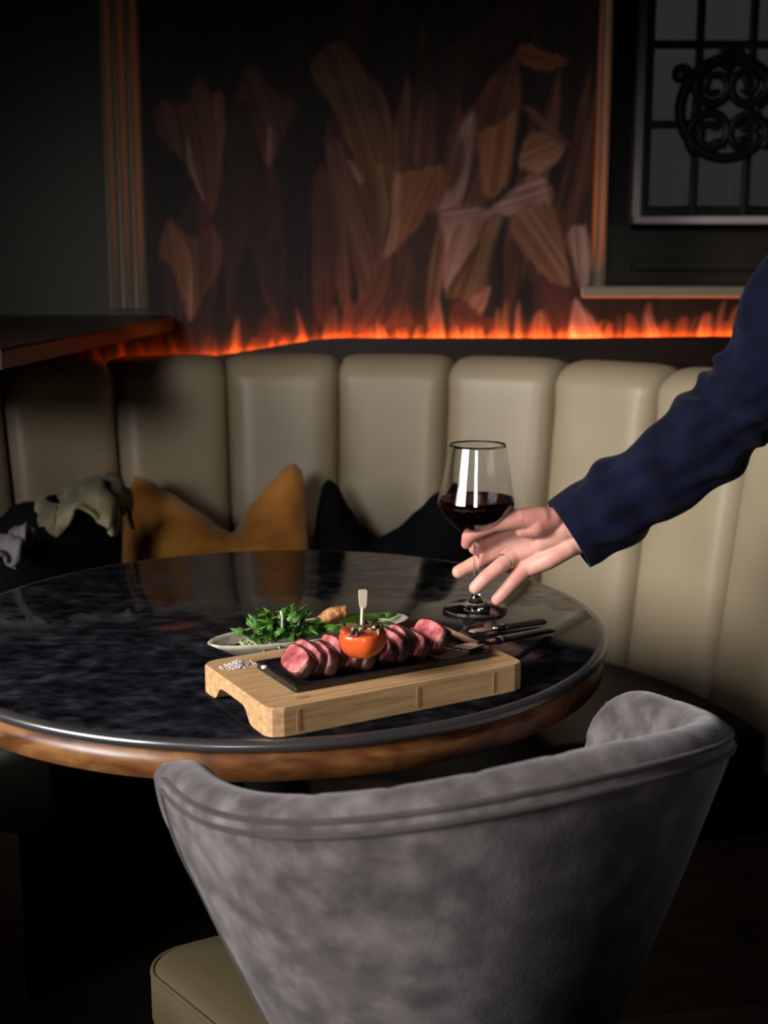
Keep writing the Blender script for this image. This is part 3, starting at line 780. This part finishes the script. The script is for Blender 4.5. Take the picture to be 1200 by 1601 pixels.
for i in range(NS):
    t = i/(NS-1)
    wd = .064+.005*sin(i*1.7); ht = (.030 if i else .026)+.003*sin(i*2.3+1); th = .0112+.001*sin(i*3.1)
    me = slice_mesh(i+1, wd, ht, th)
    x = .066+.150*t + (.010 if i == NS-1 else 0); y = .070+.005*sin(i*2.3)
    lean = R(26+6*sin(i*2.1)) if i < NS-1 else R(34)
    if i == 0: lean = R(40)
    yaw = R(-6+5*sin(i*1.9))
    # local axes: X across the board, Y up the slice, Z the cut-face normal
    nrm = (-U*cos(lean)+Vector((0, 0, 1))*sin(lean))
    nrm = Matrix.Rotation(yaw, 3, 'Z') @ nrm
    ax = (Matrix.Rotation(yaw, 3, 'Z') @ (-Vv)).normalized()
    ay = nrm.cross(ax).normalized()
    mtx = Matrix((ax, ay, nrm)).transposed().to_4x4()
    zmin = min((mtx @ v.co).z for v in me.vertices)
    mtx.translation = bt(x, y, 0).to_2d().to_3d()+Vector((0, 0, ZP-zmin+.0003))
    if i == NS-1: where = 'rightmost steak slice, its pink cut face showing widest'
    elif i == 0: where = 'leftmost steak slice, at the near end of the plate'
    else: where = ordn[i]+' steak slice from the left in the row on the plate'
    o = link('steak_slice', me, None, [M['meat'], M['crust']]); o.matrix_world = mtx
    tag(o, where, 'meat', 'slices of rare steak on the stone plate')
# grilled tomato half with pick
tc = onz(566, 999, TZ+.079)
TMR = .0245
tmz = tc.z-.020
tom = empty('grilled_tomato', (tc.x, tc.y, tmz), 'grilled tomato half with a charred top resting on the steak', 'tomato')
pr = [(0, -.0)]
pr = [(TMR*sin(a)*(1.0), TMR*.86*(1-cos(a))) for a in [pi*.62*i/16 for i in range(17)]]
tsk = lathe('tomato_skin', [(max(r, 0), z) for r, z in pr], M['tomato'], tom, (tc.x, tc.y, tmz), 40)
for v in tsk.data.vertices:
    a = math.atan2(v.co.y-tc.y, v.co.x-tc.x); v.co += Vector((cos(a), sin(a), 0))*.0009*cos(5*a)
rt, zt_ = pr[-1]
tct = lathe('cut_face', [(0, zt_+.002), (rt*.3, zt_+.003), (rt*.7, zt_+.0025), (rt*.94, zt_+.0012), (rt*.99, zt_-.001)], M['tomato_cut'], tom, (tc.x, tc.y, tmz), 40)
for v in tct.data.vertices: v.co.z += .0018*noise.noise(v.co*160)
rnd = random.Random(3)
for i in range(34):
    a = rnd.uniform(0, 2*pi); r = rt*rnd.uniform(.15, 1.0)
    c = Vector((tc.x+r*cos(a), tc.y+r*sin(a), tmz+zt_+.003)); d = Vector((rnd.uniform(-1, 1), rnd.uniform(-1, 1), rnd.uniform(0, .9)))*.005
    tube('herb', [c-d, c+Vector((0, 0, .001)), c+d], [.0006, .0019, .0007], M['char'] if i % 4 else M['grain'], tom, nseg=6)
pk = empty('bamboo_pick', (tc.x, tc.y, tmz+.012), 'flat bamboo paddle pick standing upright in the tomato', 'pick')
ptop = onz(567, 922, .85); 
pb = Vector((tc.x-.0015, tc.y, tmz+.012))
ptp = ony(567, 922, tc.y)
dirp = (ptp-pb); Lp = dirp.length; dirp.normalize()
tube('pick_shaft', [pb, pb+dirp*(Lp*.70)], [.0012, .0016], M['pick'], pk, nseg=10)
sd = Vector((1, .3, 0)).normalized(); 
def pt(c): return pb+dirp*c.y+sd*c.x+sd.cross(dirp)*c.z
prism('pick_paddle', [(-.0016, Lp*.66), (.0016, Lp*.66), (.0042, Lp*.72), (.0044, Lp*.985), (.0030, Lp), (-.0030, Lp), (-.0044, Lp*.985), (-.0030, Lp*.74)], -.0011, .0011, M['pick'], pk, tf=pt)
# salt
rnd = random.Random(5); bm = bmesh.new()
sc = onz(372, 1041, TZ+BH)
for i in range(230):
    a = rnd.gauss(0, 1); b = rnd.gauss(0, 1)
    p = sc+U*max(-2.0, min(2.0, a))*.0095+Vv*max(-1.8, min(1.6, b))*.0055; s = rnd.uniform(.0008, .002)
    h = .006*math.exp(-(a*a+b*b)/1.2)*rnd.random()
    mm = Matrix.Translation(p+Vector((0, 0, s*.5+h))) @ Matrix.Rotation(rnd.uniform(0, 6), 4, 'Z') @ Matrix.Rotation(rnd.uniform(-.5, .5), 4, 'X') @ Matrix.Diagonal((s, s*rnd.uniform(.5, 1), s*.6, 1))
    bmesh.ops.create_cube(bm, size=1.0, matrix=mm)
me = bpy.data.meshes.new('salt_flakes'); bm.to_mesh(me); bm.free()
tag(link('salt_flakes', me, None, M['salt'], smooth=False), 'small heap of white salt flakes on the board corner', 'salt', kind='stuff')
fc = onz(412, 1046, ZP)
me = blob_mesh('salt_crystal', [(fc+Vector((0, 0, .002)), (.003, .002, .0022)), (fc+Vector((.002, .001, .002)), (.002, .002, .002))], .0008, 1)
tag(link('salt_crystal', me, None, M['salt'], smooth=False), 'single white salt crystal at the left end of the stone plate', 'salt')

# oval side dish
E0 = onz(325, 1008, TZ+.022)
DL, DW = .130, .043
DU = Vector((.89, .456, 0)).normalized(); DV = Vector((-DU.y, DU.x, 0))
DC = E0+DU*DL; DC.z = TZ
dish = empty('side_dish', DC, 'long oval speckled dish of salad behind the board', 'dish')
def dpt(r, a, z, s=1.0):
    return DC+DU*(DL*r*cos(a))+DV*(DW*r*sin(a))+Vector((0, 0, z))
prof = [(.0, .0), (.55, .0), (.72, .003), (.93, .017), (1.0, .0225), (.985, .024), (.94, .021), (.72, .008), (.5, .0055), (0, .005)]
V = []; F = []; n = 64
for r, z in prof:
    for k in range(n): V.append(dpt(max(r, .001), 2*pi*k/n, z+.0005*noise.noise(Vector((k*.2, r*4, 0)))*r if r > .6 else z))
for i in range(len(prof)-1):
    for k in range(n):
        k2 = (k+1) % n; F.append((i*n+k, i*n+k2, (i+1)*n+k2, (i+1)*n+k))
fixn(pyd('dish_body', V, F, M['ceramic'], dish))
def dloc(a, b, z): return DC+DU*a+DV*b+Vector((0, 0, z))
# pale grain at the left end
rnd = random.Random(11); bm = bmesh.new()
for i in range(420):
    a = rnd.gauss(-.088, .014); b = rnd.gauss(0, .012)
    rr = ((a/(DL*.93))**2+(b/(DW*.9))**2)
    if rr > .55: continue
    s = rnd.uniform(.0016, .0032)
    z = .012+.013*max(0, 1-rr)*rnd.uniform(.3, 1)
    bmesh.ops.create_icosphere(bm, subdivisions=1, radius=s, matrix=Matrix.Translation(dloc(a, b, z)))
me = bpy.data.meshes.new('grain_salad'); bm.to_mesh(me); bm.free()
tag(link('grain_salad', me, None, M['grain']), 'pale green grain salad at the left end of the dish', 'food', kind='stuff')
# leafy greens
def leaf_me(sd, L, W, curl):
    V = []; F = []; nu, nv = 11, 7
    for i in range(nu):
        u = i/(nu-1)
        wd = W*(sin(pi*min(1, u*.94+.05))**.8)*(1+.18*sin(u*19+sd))
        for j in range(nv):
            s = -1+2*j/(nv-1)
            V.append((L*u, s*wd/2, curl*L*sin(u*pi*.8)-.25*W*abs(s)+.12*W*sin(u*14+s*3+sd)*abs(s)+.04*W*noise.noise(Vector((u*5, s*3, sd)))))
    for i in range(nu-1):
        for j in range(nv-1): F.append((i*nv+j, (i+1)*nv+j, (i+1)*nv+j+1, i*nv+j+1))
    me = bpy.data.meshes.new('salad_leaf'); me.from_pydata(V, [], F); me.update()
    return me
lms = [leaf_me(1, .026, .010, .25), leaf_me(2, .032, .008, .18), leaf_me(3, .022, .013, .35), leaf_me(4, .034, .006, .12), leaf_me(5, .018, .009, .4)]
for k, m_ in enumerate(lms): m_.materials.append(M['leaf'] if k != 2 else M['leaf2'])
sal = empty('leaf_salad', dloc(-.03, 0, .008), 'mound of shiny green salad leaves in the oval dish', 'salad')
rnd = random.Random(21)
for i in range(130):
    a = rnd.gauss(-.032, .024); b = rnd.gauss(0, .012)
    h = max(0, 1-((a+.030)/.06)**2-(b/.034)**2)
    if (a/(DL*.80))**2+(b/(DW*.72))**2 > 1: continue
    z = .013+.024*h*rnd.uniform(.5, 1.0)
    o = bpy.data.objects.new('salad_leaf', rnd.choice(lms)); COL.objects.link(o)
    o.parent = sal; o.matrix_parent_inverse = Matrix.Translation(-world_loc(sal))
    o.location = dloc(a, b, z)
    o.rotation_euler = (rnd.uniform(-1.0, 1.0), rnd.uniform(-.7, .5), rnd.uniform(0, 2*pi))
for k, m_ in enumerate(lms): m_.polygons.foreach_set('use_smooth', [True]*len(m_.polygons))
sp = onz(441, 976, TZ+.04)
st_t = ony(439, 955, sp.y)
sprig = tube('leaf_stalk', [sp-Vector((0, 0, .01)), sp, sp.lerp(st_t, .5)+Vector((.001, 0, 0)), st_t], [.0016, .0016, .0014, .0018], M['stem'], sal, nseg=8)
# asparagus spears
for i, (a0, b0, a1, b1, z, lab) in enumerate(((-.035, -.016, .086, -.014, .021, 'asparagus spear nearest the board in the oval dish'), (-.02, .000, .100, .004, .026, 'middle asparagus spear in the oval dish'), (-.02, .014, .080, .018, .019, 'asparagus spear farthest back in the oval dish'))):
    pa, pbb = dloc(a0, b0, z+.004), dloc(a1, b1, z)
    root = empty('asparagus_spear', pa, lab, 'asparagus', 'asparagus spears in the side dish')
    pts = [pa.lerp(pbb, t)+Vector((0, 0, .003*sin(t*pi))) for t in [j/10 for j in range(11)]]
    tube('stalk', pts, [.0032, .0036, .0038, .004, .004, .004, .004, .0042, .0040, .0036, .003], M['asparagus'], root, nseg=10)
    dd = (pbb-pa).normalized()
    tube('tip', [pbb, pbb+dd*.006, pbb+dd*.012, pbb+dd*.018], [.0034, .0044, .003, .0006], M['leaf'], root, nseg=8)
# toasted bread wedge leaning at the far side
bc = onz(517, 966, TZ+.035)
e1 = (ony(543, 953, bc.y+.01)-ony(490, 977, bc.y)).normalized()
bb = []
for i in range(15):
    t = i/14-.5
    bb.append((bc+e1*t*.036+Vector((0, 0, .003*cos(t*3))), (.0085*(1-.5*abs(t)), .012, .0085*(1.1-.7*abs(t)))))
me = blob_mesh('toast', bb, .0016, 2)
for v in me.vertices: v.co += v.normal*.0012*noise.noise(v.co*260)
tag(link('toasted_bread', me, None, M['bread']), 'golden toasted bread wedge propped on the far rim of the dish', 'bread')

# ------------------------------------------------------------------ cutlery
def cutlery(name, p0, p1, kind, label):
    root = empty(name, p1, label, 'cutlery')
    ax = (p1-p0).normalized(); side = Vector((0, 0, 1)).cross(ax).normalized(); up = ax.cross(side)
    L = (p1-p0).length
    def T(c): return p0+ax*c.x+side*c.y+up*c.z
    hl = L*.56
    n = 14; V = []; F = []; m = 10
    for i in range(n):
        t = i/(n-1); x = L-hl+hl*t
        w_ = .0062+.0022*t-.002*sin(t*pi); h_ = .0042
        if i in (0, n-1): w_ *= .75; h_ *= .75
        for k in range(m):
            a = 2*pi*k/m; V.append(T(Vector((x, w_*cos(a), h_*sin(a)))))
    for i in range(n-1):
        for k in range(m):
            k2 = (k+1) % m; F.append((i*m+k, i*m+k2, (i+1)*m+k2, (i+1)*m+k))
    F.append(tuple(range(m))); F.append(tuple((n-1)*m+k for k in range(m)))
    fixn(pyd('handle', V, F, M['handle'], root))
    tube('bolster', [T(Vector((L-hl-.016, 0, 0))), T(Vector((L-hl-.006, 0, 0))), T(Vector((L-hl+.001, 0, 0)))], [.0032, .0046, .0050], M['steel'], root, nseg=12)
    if kind == 'fork':
        tube('neck', [T(Vector((L*.24, 0, .0))), T(Vector((L-hl-.014, 0, 0)))], [.0030, .0034], M['steel'], root, nseg=10)
        prism('fork_head', [(L*.14, -.009), (L*.22, -.009), (L*.26, -.003), (L*.26, .003), (L*.22, .009), (L*.14, .009)], -.001, .001, M['steel'], root, tf=T)
        for y in (-.0078, -.0026, .0026, .0078):
            tube('tine', [T(Vector((0, y, .001))), T(Vector((L*.07, y, -.001))), T(Vector((L*.15, y, 0)))], [.0006, .0014, .0015], M['steel'], root, nseg=8)
    else:
        prism('blade', [(0, .004), (L*.04, .007), (L-hl-.01, .008), (L-hl-.01, -.006), (L*.12, -.008), (L*.04, -.004)], -.0009, .0009, M['steel'], root, tf=T)
    return root
f0 = onz(706, 1016, ZP+.014); f1 = onz(862, 984, TZ+.0055)
cutlery('fork', f0, f1, 'fork', 'black handled fork resting on the right edge of the board')
k0 = onz(716, 1000, TZ+.006)
kb = onz(850, 971, TZ+.0055); k0 = onz(735, 988, TZ+.0055)
cutlery('steak_knife', k0, kb, 'knife', 'black handled steak knife lying on the table behind the fork')

# ------------------------------------------------------------------ wine glass
GC = onz(743, 953, TZ); GC.z = TZ+.0004
wg = empty('wine_glass', GC, 'stemmed wine glass half filled with red wine held by the hand', 'wine glass')
outer = [(0, .0), (.0395, .0), (.0418, .0005), (.0427, .0018), (.0420, .0031), (.0398, .0037), (.030, .0052), (.016, .0088), (.0080, .0145), (.0050, .024), (.0038, .045), (.0037, .075), (.0042, .088), (.0075, .096), (.019, .1035),
         (.033, .114), (.0445, .127), (.0505, .139), (.0515, .1455), (.0503, .152), (.0468, .168), (.0433, .186), (.0396, .205), (.0366, .2204)]
inner = [(.0363, .2207), (.0361, .2205), (.0390, .205), (.0426, .186), (.0459, .168), (.0493, .152), (.0505, .1455), (.0495, .1395), (.0435, .1278), (.032, .1155), (.018, .1055), (.006, .1005), (0, .1)]
def smooth_prof(p, k=4):
    q = catmull(p, k, False); return [(max(0, a), b) for a, b in q]
lathe('glass_body', smooth_prof(outer)+smooth_prof(inner), M['glass'], wg, tuple(GC), 96)
wl_ = .150
wp = [(0, .1006)]+[(r-.0003, z+.0003) for r, z in smooth_prof(inner)[::-1] if .1006 < z < wl_] + [(.0492, wl_), (0.0, wl_)]
lathe('wine', wp, M['wine'], wg, tuple(GC), 72)

# ------------------------------------------------------------------ person: hand and arm in frame, standing body just outside it
Y0 = GC.y
def hp(px, py, dy): return ony(px, py, Y0+dy*.001)
def H(*nodes): return [(hp(a, b, c), r*.001) for a, b, c, r in nodes]
balls = []
fine = .35
thumb = H((872, 812, 2, 16), (845, 813, -12, 17.5), (812, 811, -20, 13.5), (795, 814, -22, 12), (772, 819, -21, 11), (755, 825, -19, 11.4), (741, 832, -16, 10.4), (732, 840, -13, 9.2), (729, 850, -10, 7.4))
balls += chain(thumb, fine)
balls += chain(H((862, 812, -8, 16), (838, 820, -15, 17), (818, 824, -12, 14)), fine)              # thenar pad
balls += chain(H((868, 818, 8, 15), (800, 826, 14, 12), (778, 840, 18, 10.2), (757, 851, 17, 9.4), (742, 857, 14, 8.6)), fine)      # index behind the stem
balls += chain(H((880, 832, 10, 17), (838, 840, 13, 16), (796, 850, 15, 12.5), (764, 868, 18, 10.2), (734, 885, 17, 9.6), (717, 894, 15, 9.2)), fine)      # middle
balls += chain(H((882, 842, 7, 18), (840, 857, 8, 16), (804, 868, 5, 12.5), (780, 886, -9, 10.4), (757, 905, -14.5, 9.8), (743, 919, -14.5, 8.8)), fine)    # ring finger
balls += chain(H((884, 852, 2, 18), (850, 872, 2, 16), (820, 890, 0, 12.5), (801, 911, -8, 10), (787, 927, -9, 9.2), (777, 937, -9, 8.2)), fine)        # little finger
balls += chain(H((888, 855, -5, 15), (858, 874, -6, 13.5), (830, 888, -3, 11)), fine)                # heel of the hand
balls += chain(H((874, 838, -2, 15), (846, 848, -1, 13)), fine)                                    # hollow of the palm
balls += chain(H((878, 826, 0, 21), (915, 815, 4, 23), (960, 785, 8, 27), (1040, 735, 12, 34)), .3)
balls += chain(H((886, 850, 0, 19), (920, 835, 4, 22)), .3)
hand = blob_mesh('hand', balls, .0013, 6)
elbow = ony(1140, 655, 1.66)
shoulder = Vector((.735, 1.60, 1.345))
# coarse remainder of the body, joined into the same mesh
bx, by = .86, 1.41
body_b = []
body_b += chain([(hp(1040, 735, 12), .036), (elbow, .042), (shoulder, .052)], .4)
body_b += chain([((bx, by, .93), .15), ((bx-.01, by, 1.10), .14), ((bx-.03, by, 1.28), .15)], .4)
body_b += chain([(shoulder, .06), ((bx-.05, by, 1.39), .085), ((bx-.02, by-.19, 1.36), .06)], .3)
body_b += chain([((bx-.05, by, 1.40), .06), ((bx-.08, by, 1.50), .055)], .3)
body_b += chain([((bx-.02, by-.20, 1.35), .055), ((bx+.02, by-.24, 1.08), .045), ((bx-.06, by-.25, .86), .034)], .4)
for s in (-1, 1):
    body_b += chain([((bx, by+s*.09, .90), .09), ((bx, by+s*.10, .50), .06), ((bx+.02, by+s*.10, .09), .042)], .4)
hc = Vector((bx-.11, by, 1.61))
body_b += [(hc, (.098, .077, .118)), (hc+Vector((-.03, 0, -.05)), (.07, .058, .075)), (hc+Vector((-.098, 0, -.015)), (.018, .014, .022)), (hc+Vector((0, .078, -.01)), (.022, .010, .03)), (hc+Vector((0, -.078, -.01)), (.022, .010, .03)), (hc+Vector((-.088, 0, -.06)), (.014, .024, .008))]
# left hand hanging
lh = Vector((bx-.07, by-.25, .82))
body_b += chain([(lh+Vector((0, 0, .04)), .03), (lh+Vector((-.01, 0, -.04)), .032)], .3)
for k in range(4): body_b += chain([(lh+Vector((-.03+.018*k, 0, -.05)), .011), (lh+Vector((-.035+.018*k, .008, -.12+.01*abs(k-1.5))), .009)], .4)
body_b += chain([(lh+Vector((-.035, .01, 0)), .013), (lh+Vector((-.06, .02, -.06)), .010)], .4)
rest = blob_mesh('rest', body_b, .009, 3)
bm = bmesh.new(); bm.from_mesh(hand); bm.from_mesh(rest)
bme = bpy.data.meshes.new('body'); bm.to_mesh(bme); bm.free()
person = empty('person', (bx, by, 0), 'person in a navy suit jacket reaching in to hold the wine glass', 'person')
link('body', bme, person, M['skin'])
# finger ring
fa, fb = hp(797, 873, 3), hp(780, 887, -8)
fd = (fb-fa).normalized(); fcn = fa.lerp(fb, .42)
s1 = fd.orthogonal().normalized(); s2 = fd.cross(s1)
tube('finger_ring', [fcn+s1*.0116*cos(a)+s2*.0116*sin(a) for a in [2*pi*i/28 for i in range(28)]], .0013, M['gold'], person, nseg=8, closed=True)
# jacket sleeve with folds
cuff = hp(889, 836, 3)
path = [cuff, hp(940, 803, 6), hp(1000, 762, 10), hp(1070, 714, 14), ony(1136, 652, 1.66), ony(1182, 605, 1.655), ony(1226, 540, 1.645), ony(1268, 462, 1.63), shoulder]
pc = [Vector(p) for p in catmull([tuple(p) for p in path], 12, False)]
npc = len(pc)
fr = frames(pc)
NSG = 56
def srad(t):
    ks = [(0, .0500), (.12, .0525), (.3, .0545), (.5, .0580), (.62, .060), (.8, .066), (1, .075)]
    for (a, ra), (b, rb) in zip(ks[:-1], ks[1:]):
        if t <= b: return ra+(rb-ra)*(t-a)/(b-a)
    return ks[-1][1]
V = []; F = []
def sleeve_pt(i, th, off):
    t = i/(npc-1); p = pc[i]; tt, a, b = fr[i]
    s = i*.0075
    f = 0
    if i > 2:
        am = min(1, (i-2)/10)
        f += .0034*am*sin(s*62+2.2*sin(th)+1.6*noise.noise(Vector((s*14, cos(th)*1.2, sin(th)*1.2))))
        f += .0085*am*noise.noise(Vector((s*13+3.1*cos(th), cos(th)*1.5, sin(th)*1.5+s*7)))
        f += .0055*math.exp(-((t-.52)/.10)**2)*sin(s*95+2.6*cos(th))
    r = srad(t)+f+off
    return p+a*cos(th)*r*1.04+b*sin(th)*r*.90
for off in (0, -.0035):
    for i in range(npc):
        for k in range(NSG): V.append(sleeve_pt(i, 2*pi*k/NSG, off))
h0 = npc*NSG
for i in range(npc-1):
    for k in range(NSG):
        k2 = (k+1) % NSG
        F.append((i*NSG+k, i*NSG+k2, (i+1)*NSG+k2, (i+1)*NSG+k)); F.append((h0+i*NSG+k, h0+(i+1)*NSG+k, h0+(i+1)*NSG+k2, h0+i*NSG+k2))
for k in range(NSG):
    k2 = (k+1) % NSG; F.append((k, k2, h0+k2, h0+k))
fixn(pyd('jacket_sleeve', V, F, M['navy'], person))
jb = []
jb += chain([((bx, by, .86), .185), ((bx-.01, by, 1.10), .165), ((bx-.03, by, 1.27), .175)], .3)
jb += chain([(shoulder, .082), ((bx-.05, by+.02, 1.385), .095), ((bx-.02, by-.20, 1.355), .080)], .3)
jb += chain([((bx-.02, by-.21, 1.35), .078), ((bx+.02, by-.25, 1.08), .064), ((bx-.05, by-.255, .89), .052)], .3)
link('jacket_body', blob_mesh('jacket_body', jb, .010, 4), person, M['navy'])
tb_ = chain([((bx, by, .90), .16), ((bx, by, .80), .15)], .3)
for s in (-1, 1):
    tb_ += chain([((bx, by+s*.08, .82), .105), ((bx, by+s*.10, .48), .080), ((bx+.02, by+s*.10, .09), .072)], .3)
link('trousers', blob_mesh('trousers', tb_, .010, 4), person, M['navy'])
for s in (-1, 1):
    sb = chain([((bx+.04, by+s*.10, .045), .043), ((bx-.06, by+s*.105, .042), .041), ((bx-.16, by+s*.11, .036), .034)], .25)
    sh = blob_mesh('shoe', sb, .006, 3)
    for v in sh.vertices: v.co.z = max(v.co.z, .001)
    link('shoe', sh, person, M['shoe'])
hb = [(hc+Vector((.022, 0, .03)), (.098, .085, .105)), (hc+Vector((-.02, 0, .07)), (.092, .078, .07)), (hc+Vector((.05, 0, -.02)), (.06, .07, .08))]
link('hair', blob_mesh('hair', hb, .006, 3), person, M['hair'])
for s in (-1, 1):
    me = blob_mesh('eye', [(hc+Vector((-.088, s*.03, .005)), .011)], .002, 0)
    link('eye', me, person, M['salt'])

# ------------------------------------------------------------------ tub chair
D = Vector((-sin(.489), cos(.489), 0)); SS = Vector((D.y, -D.x, 0))
CD, CS = 1.002, .593                             # centre along D and SS
CA, CB = .272, .275; WRAP = .249
ARC = (CA+CB)/2*(pi+2*WRAP)
def P2(d, s, z): return D*d+SS*s+Vector((0, 0, z))
ch = empty('tub_chair', P2(CD, CS, 0), 'grey velvet tub chair with olive leather seat pulled up to the table', 'chair')
NT = 121
def plan(t):
    """t in 0..1 from the near arm end round the back to the far arm end: (d, s, outward normal)"""
    ps = (-1+2*t)*(pi/2+WRAP)
    ex = 2.15
    c, s = cos(ps), sin(ps)
    d = -CB*math.copysign(abs(c)**(2/ex), c); sx = math.copysign(abs(s)**(2/ex), s)*CA
    n = Vector((d/CB**2, sx/CA**2)).normalized()
    return CD+d, CS+sx, (n.x, n.y)
def ztop(t):
    b = 1-abs(2*t-1); L = min(t, 1-t)*ARC
    return .762+.067*(b*b*(3-2*b))-.010*max(0, 1-L/.04)**2-.048*max(0, 1-(1-t)*ARC/.085)**2
def zlow(t):
    b = 1-abs(2*t-1)
    return max(.36, .655-.85*b)
TH = .048
def taper(dz): return .34*dz
def shell_profile(t):
    d, s, n = plan(t); zt = ztop(t); zl = zlow(t)
    # rounded-off ends
    L = min(t, 1-t)*ARC
    endr = 1.0
    if L < .02: endr = math.sqrt(max(0, 1-((.02-L)/.02)**2))*.45+.55
    th = TH*endr
    crease = 0
    for q in (.62, .685, .75, .815, .88, .55, .47, .39, .31, .23):
        crease += math.exp(-((t-q)/.006)**2)
    pts = []
    no = 16
    rr = th/2
    for j in range(no):
        z = zl+(zt-rr-zl)*j/(no-1); off = -taper(zt-z)+.006*sin(pi*j/(no-1))
        pts.append((off, z))
    base = -taper(rr)
    for j in range(1, 12):
        a = pi*j/12
        r2 = rr*(1-.06*crease*(1 if j > 3 else .4))
        pts.append((base-rr+r2*cos(a), zt-rr+r2*sin(a)*1.0))
    for j in range(no):
        z = zt-rr-(zt-rr-zl)*j/(no-1); off = -taper(zt-z)*.8-th+.006*sin(pi*j/(no-1)) - .008*math.sin(pi*j/(no-1)) + .004*crease*(1-j/no)
        pts.append((off, z))
    return d, s, n, pts
V = []; F = []
for i in range(NT):
    d, s, n, pts = shell_profile(i/(NT-1))
    for (o, z) in pts:
        V.append(P2(d+n[0]*o, s+n[1]*o, z))
m = len(pts)
for i in range(NT-1):
    for k in range(m):
        k2 = (k+1) % m
        F.append((i*m+k, i*m+k2, (i+1)*m+k2, (i+1)*m+k))
F.append(tuple(range(m))); F.append(tuple((NT-1)*m+k for k in range(m)))
shell = fixn(pyd('tub_back', V, F, M['velvet'], ch))
# piping: two welts under the roll and down the slanted front edge of each arm
def surf(t, z, off=0.0):
    d, s, n = plan(t); zt = ztop(t); zl = zlow(t)
    tt = max(0, min(1, (z-zl)/(zt-TH/2-zl)))
    o = -taper(zt-z)+.006*sin(pi*tt)+off
    if z > zt-TH/2:
        rr = TH/2; o = -taper(rr)-rr+math.sqrt(max(0, rr*rr-(z-zt+rr)**2))+off
    return P2(d+n[0]*o, s+n[1]*o, z)
for dz in (.0135, .0245):
    tube('piping', [surf(t, ztop(t)-dz, .0) for t in [.022+.956*i/90 for i in range(91)]], .0028, M['velvet_dark'], shell, nseg=8)
for sgn in (0, 1):
    f = (lambda t: t) if sgn == 0 else (lambda t: 1-t)
    pp = [surf(f(.022), ztop(.022)-.0245)]
    for i in range(6):
        z = ztop(.022)-.028-(ztop(.022)-.028-zlow(.022)-.02)*i/5
        pp.append(surf(f(.022), z))
    for i in range(1, 26):
        t = .022+i*.0115
        z = zlow(t)+.022
        if zlow(t) <= .361: break
        pp.append(surf(f(t), z))
    tube('piping', pp, .0026, M['velvet_dark'], shell, nseg=8)
# seat
def seat_outline(inset):
    out = []
    f0, b0 = 1.274-inset, CD-.15+inset
    r1, r2 = .045, .11
    hf, hb = .222-inset, .165-inset
    for (cd, cs, a0, r) in ((f0-r1, CS+hf-r1, 0, r1), (b0+r2, CS+hb-r2, pi/2, r2), (b0+r2, CS-hb+r2, pi, r2), (f0-r1, CS-hf+r1, 3*pi/2, r1)):
        for i in range(9):
            a = a0+pi/2*i/8; out.append((cd+r*cos(a), cs+r*sin(a)))
    return out
V = []; F = []
lay = [(.022, .375), (.004, .380), (0, .392), (0, .438), (.004, .448), (.016, .456), (.05, .462), (.10, .466)]
for ins, z in lay:
    for d_, s_ in seat_outline(ins): V.append(P2(d_, s_, z))
n = len(seat_outline(0))
for l in range(len(lay)-1):
    for k in range(n):
        k2 = (k+1) % n; F.append((l*n+k, l*n+k2, (l+1)*n+k2, (l+1)*n+k))
F.append(tuple(range(n))); F.append(tuple((len(lay)-1)*n+k for k in range(n)))
seat = fixn(pyd('seat', V, F, M['seat_olive'], ch))
tube('piping', [P2(d_, s_, .446) for d_, s_ in seat_outline(.002)], .003, M['seat_olive'], seat, nseg=8, closed=True)
fixn(prism('seat_base', [(d_, s_) for d_, s_ in seat_outline(.03)], .34, .376, M['black_metal'], ch, tf=lambda c: P2(c.x, c.y, c.z)))
for (d_, s_, dd, ds) in ((1.19, CS-.15, .02, -.02), (1.19, CS+.15, .02, .02), (CD-.08, CS-.10, -.05, -.03), (CD-.08, CS+.10, -.05, .03)):
    tube('leg', [P2(d_+dd, s_+ds, 0), P2(d_, s_, .345)], [.010, .017], M['black_metal'], ch, nseg=14)
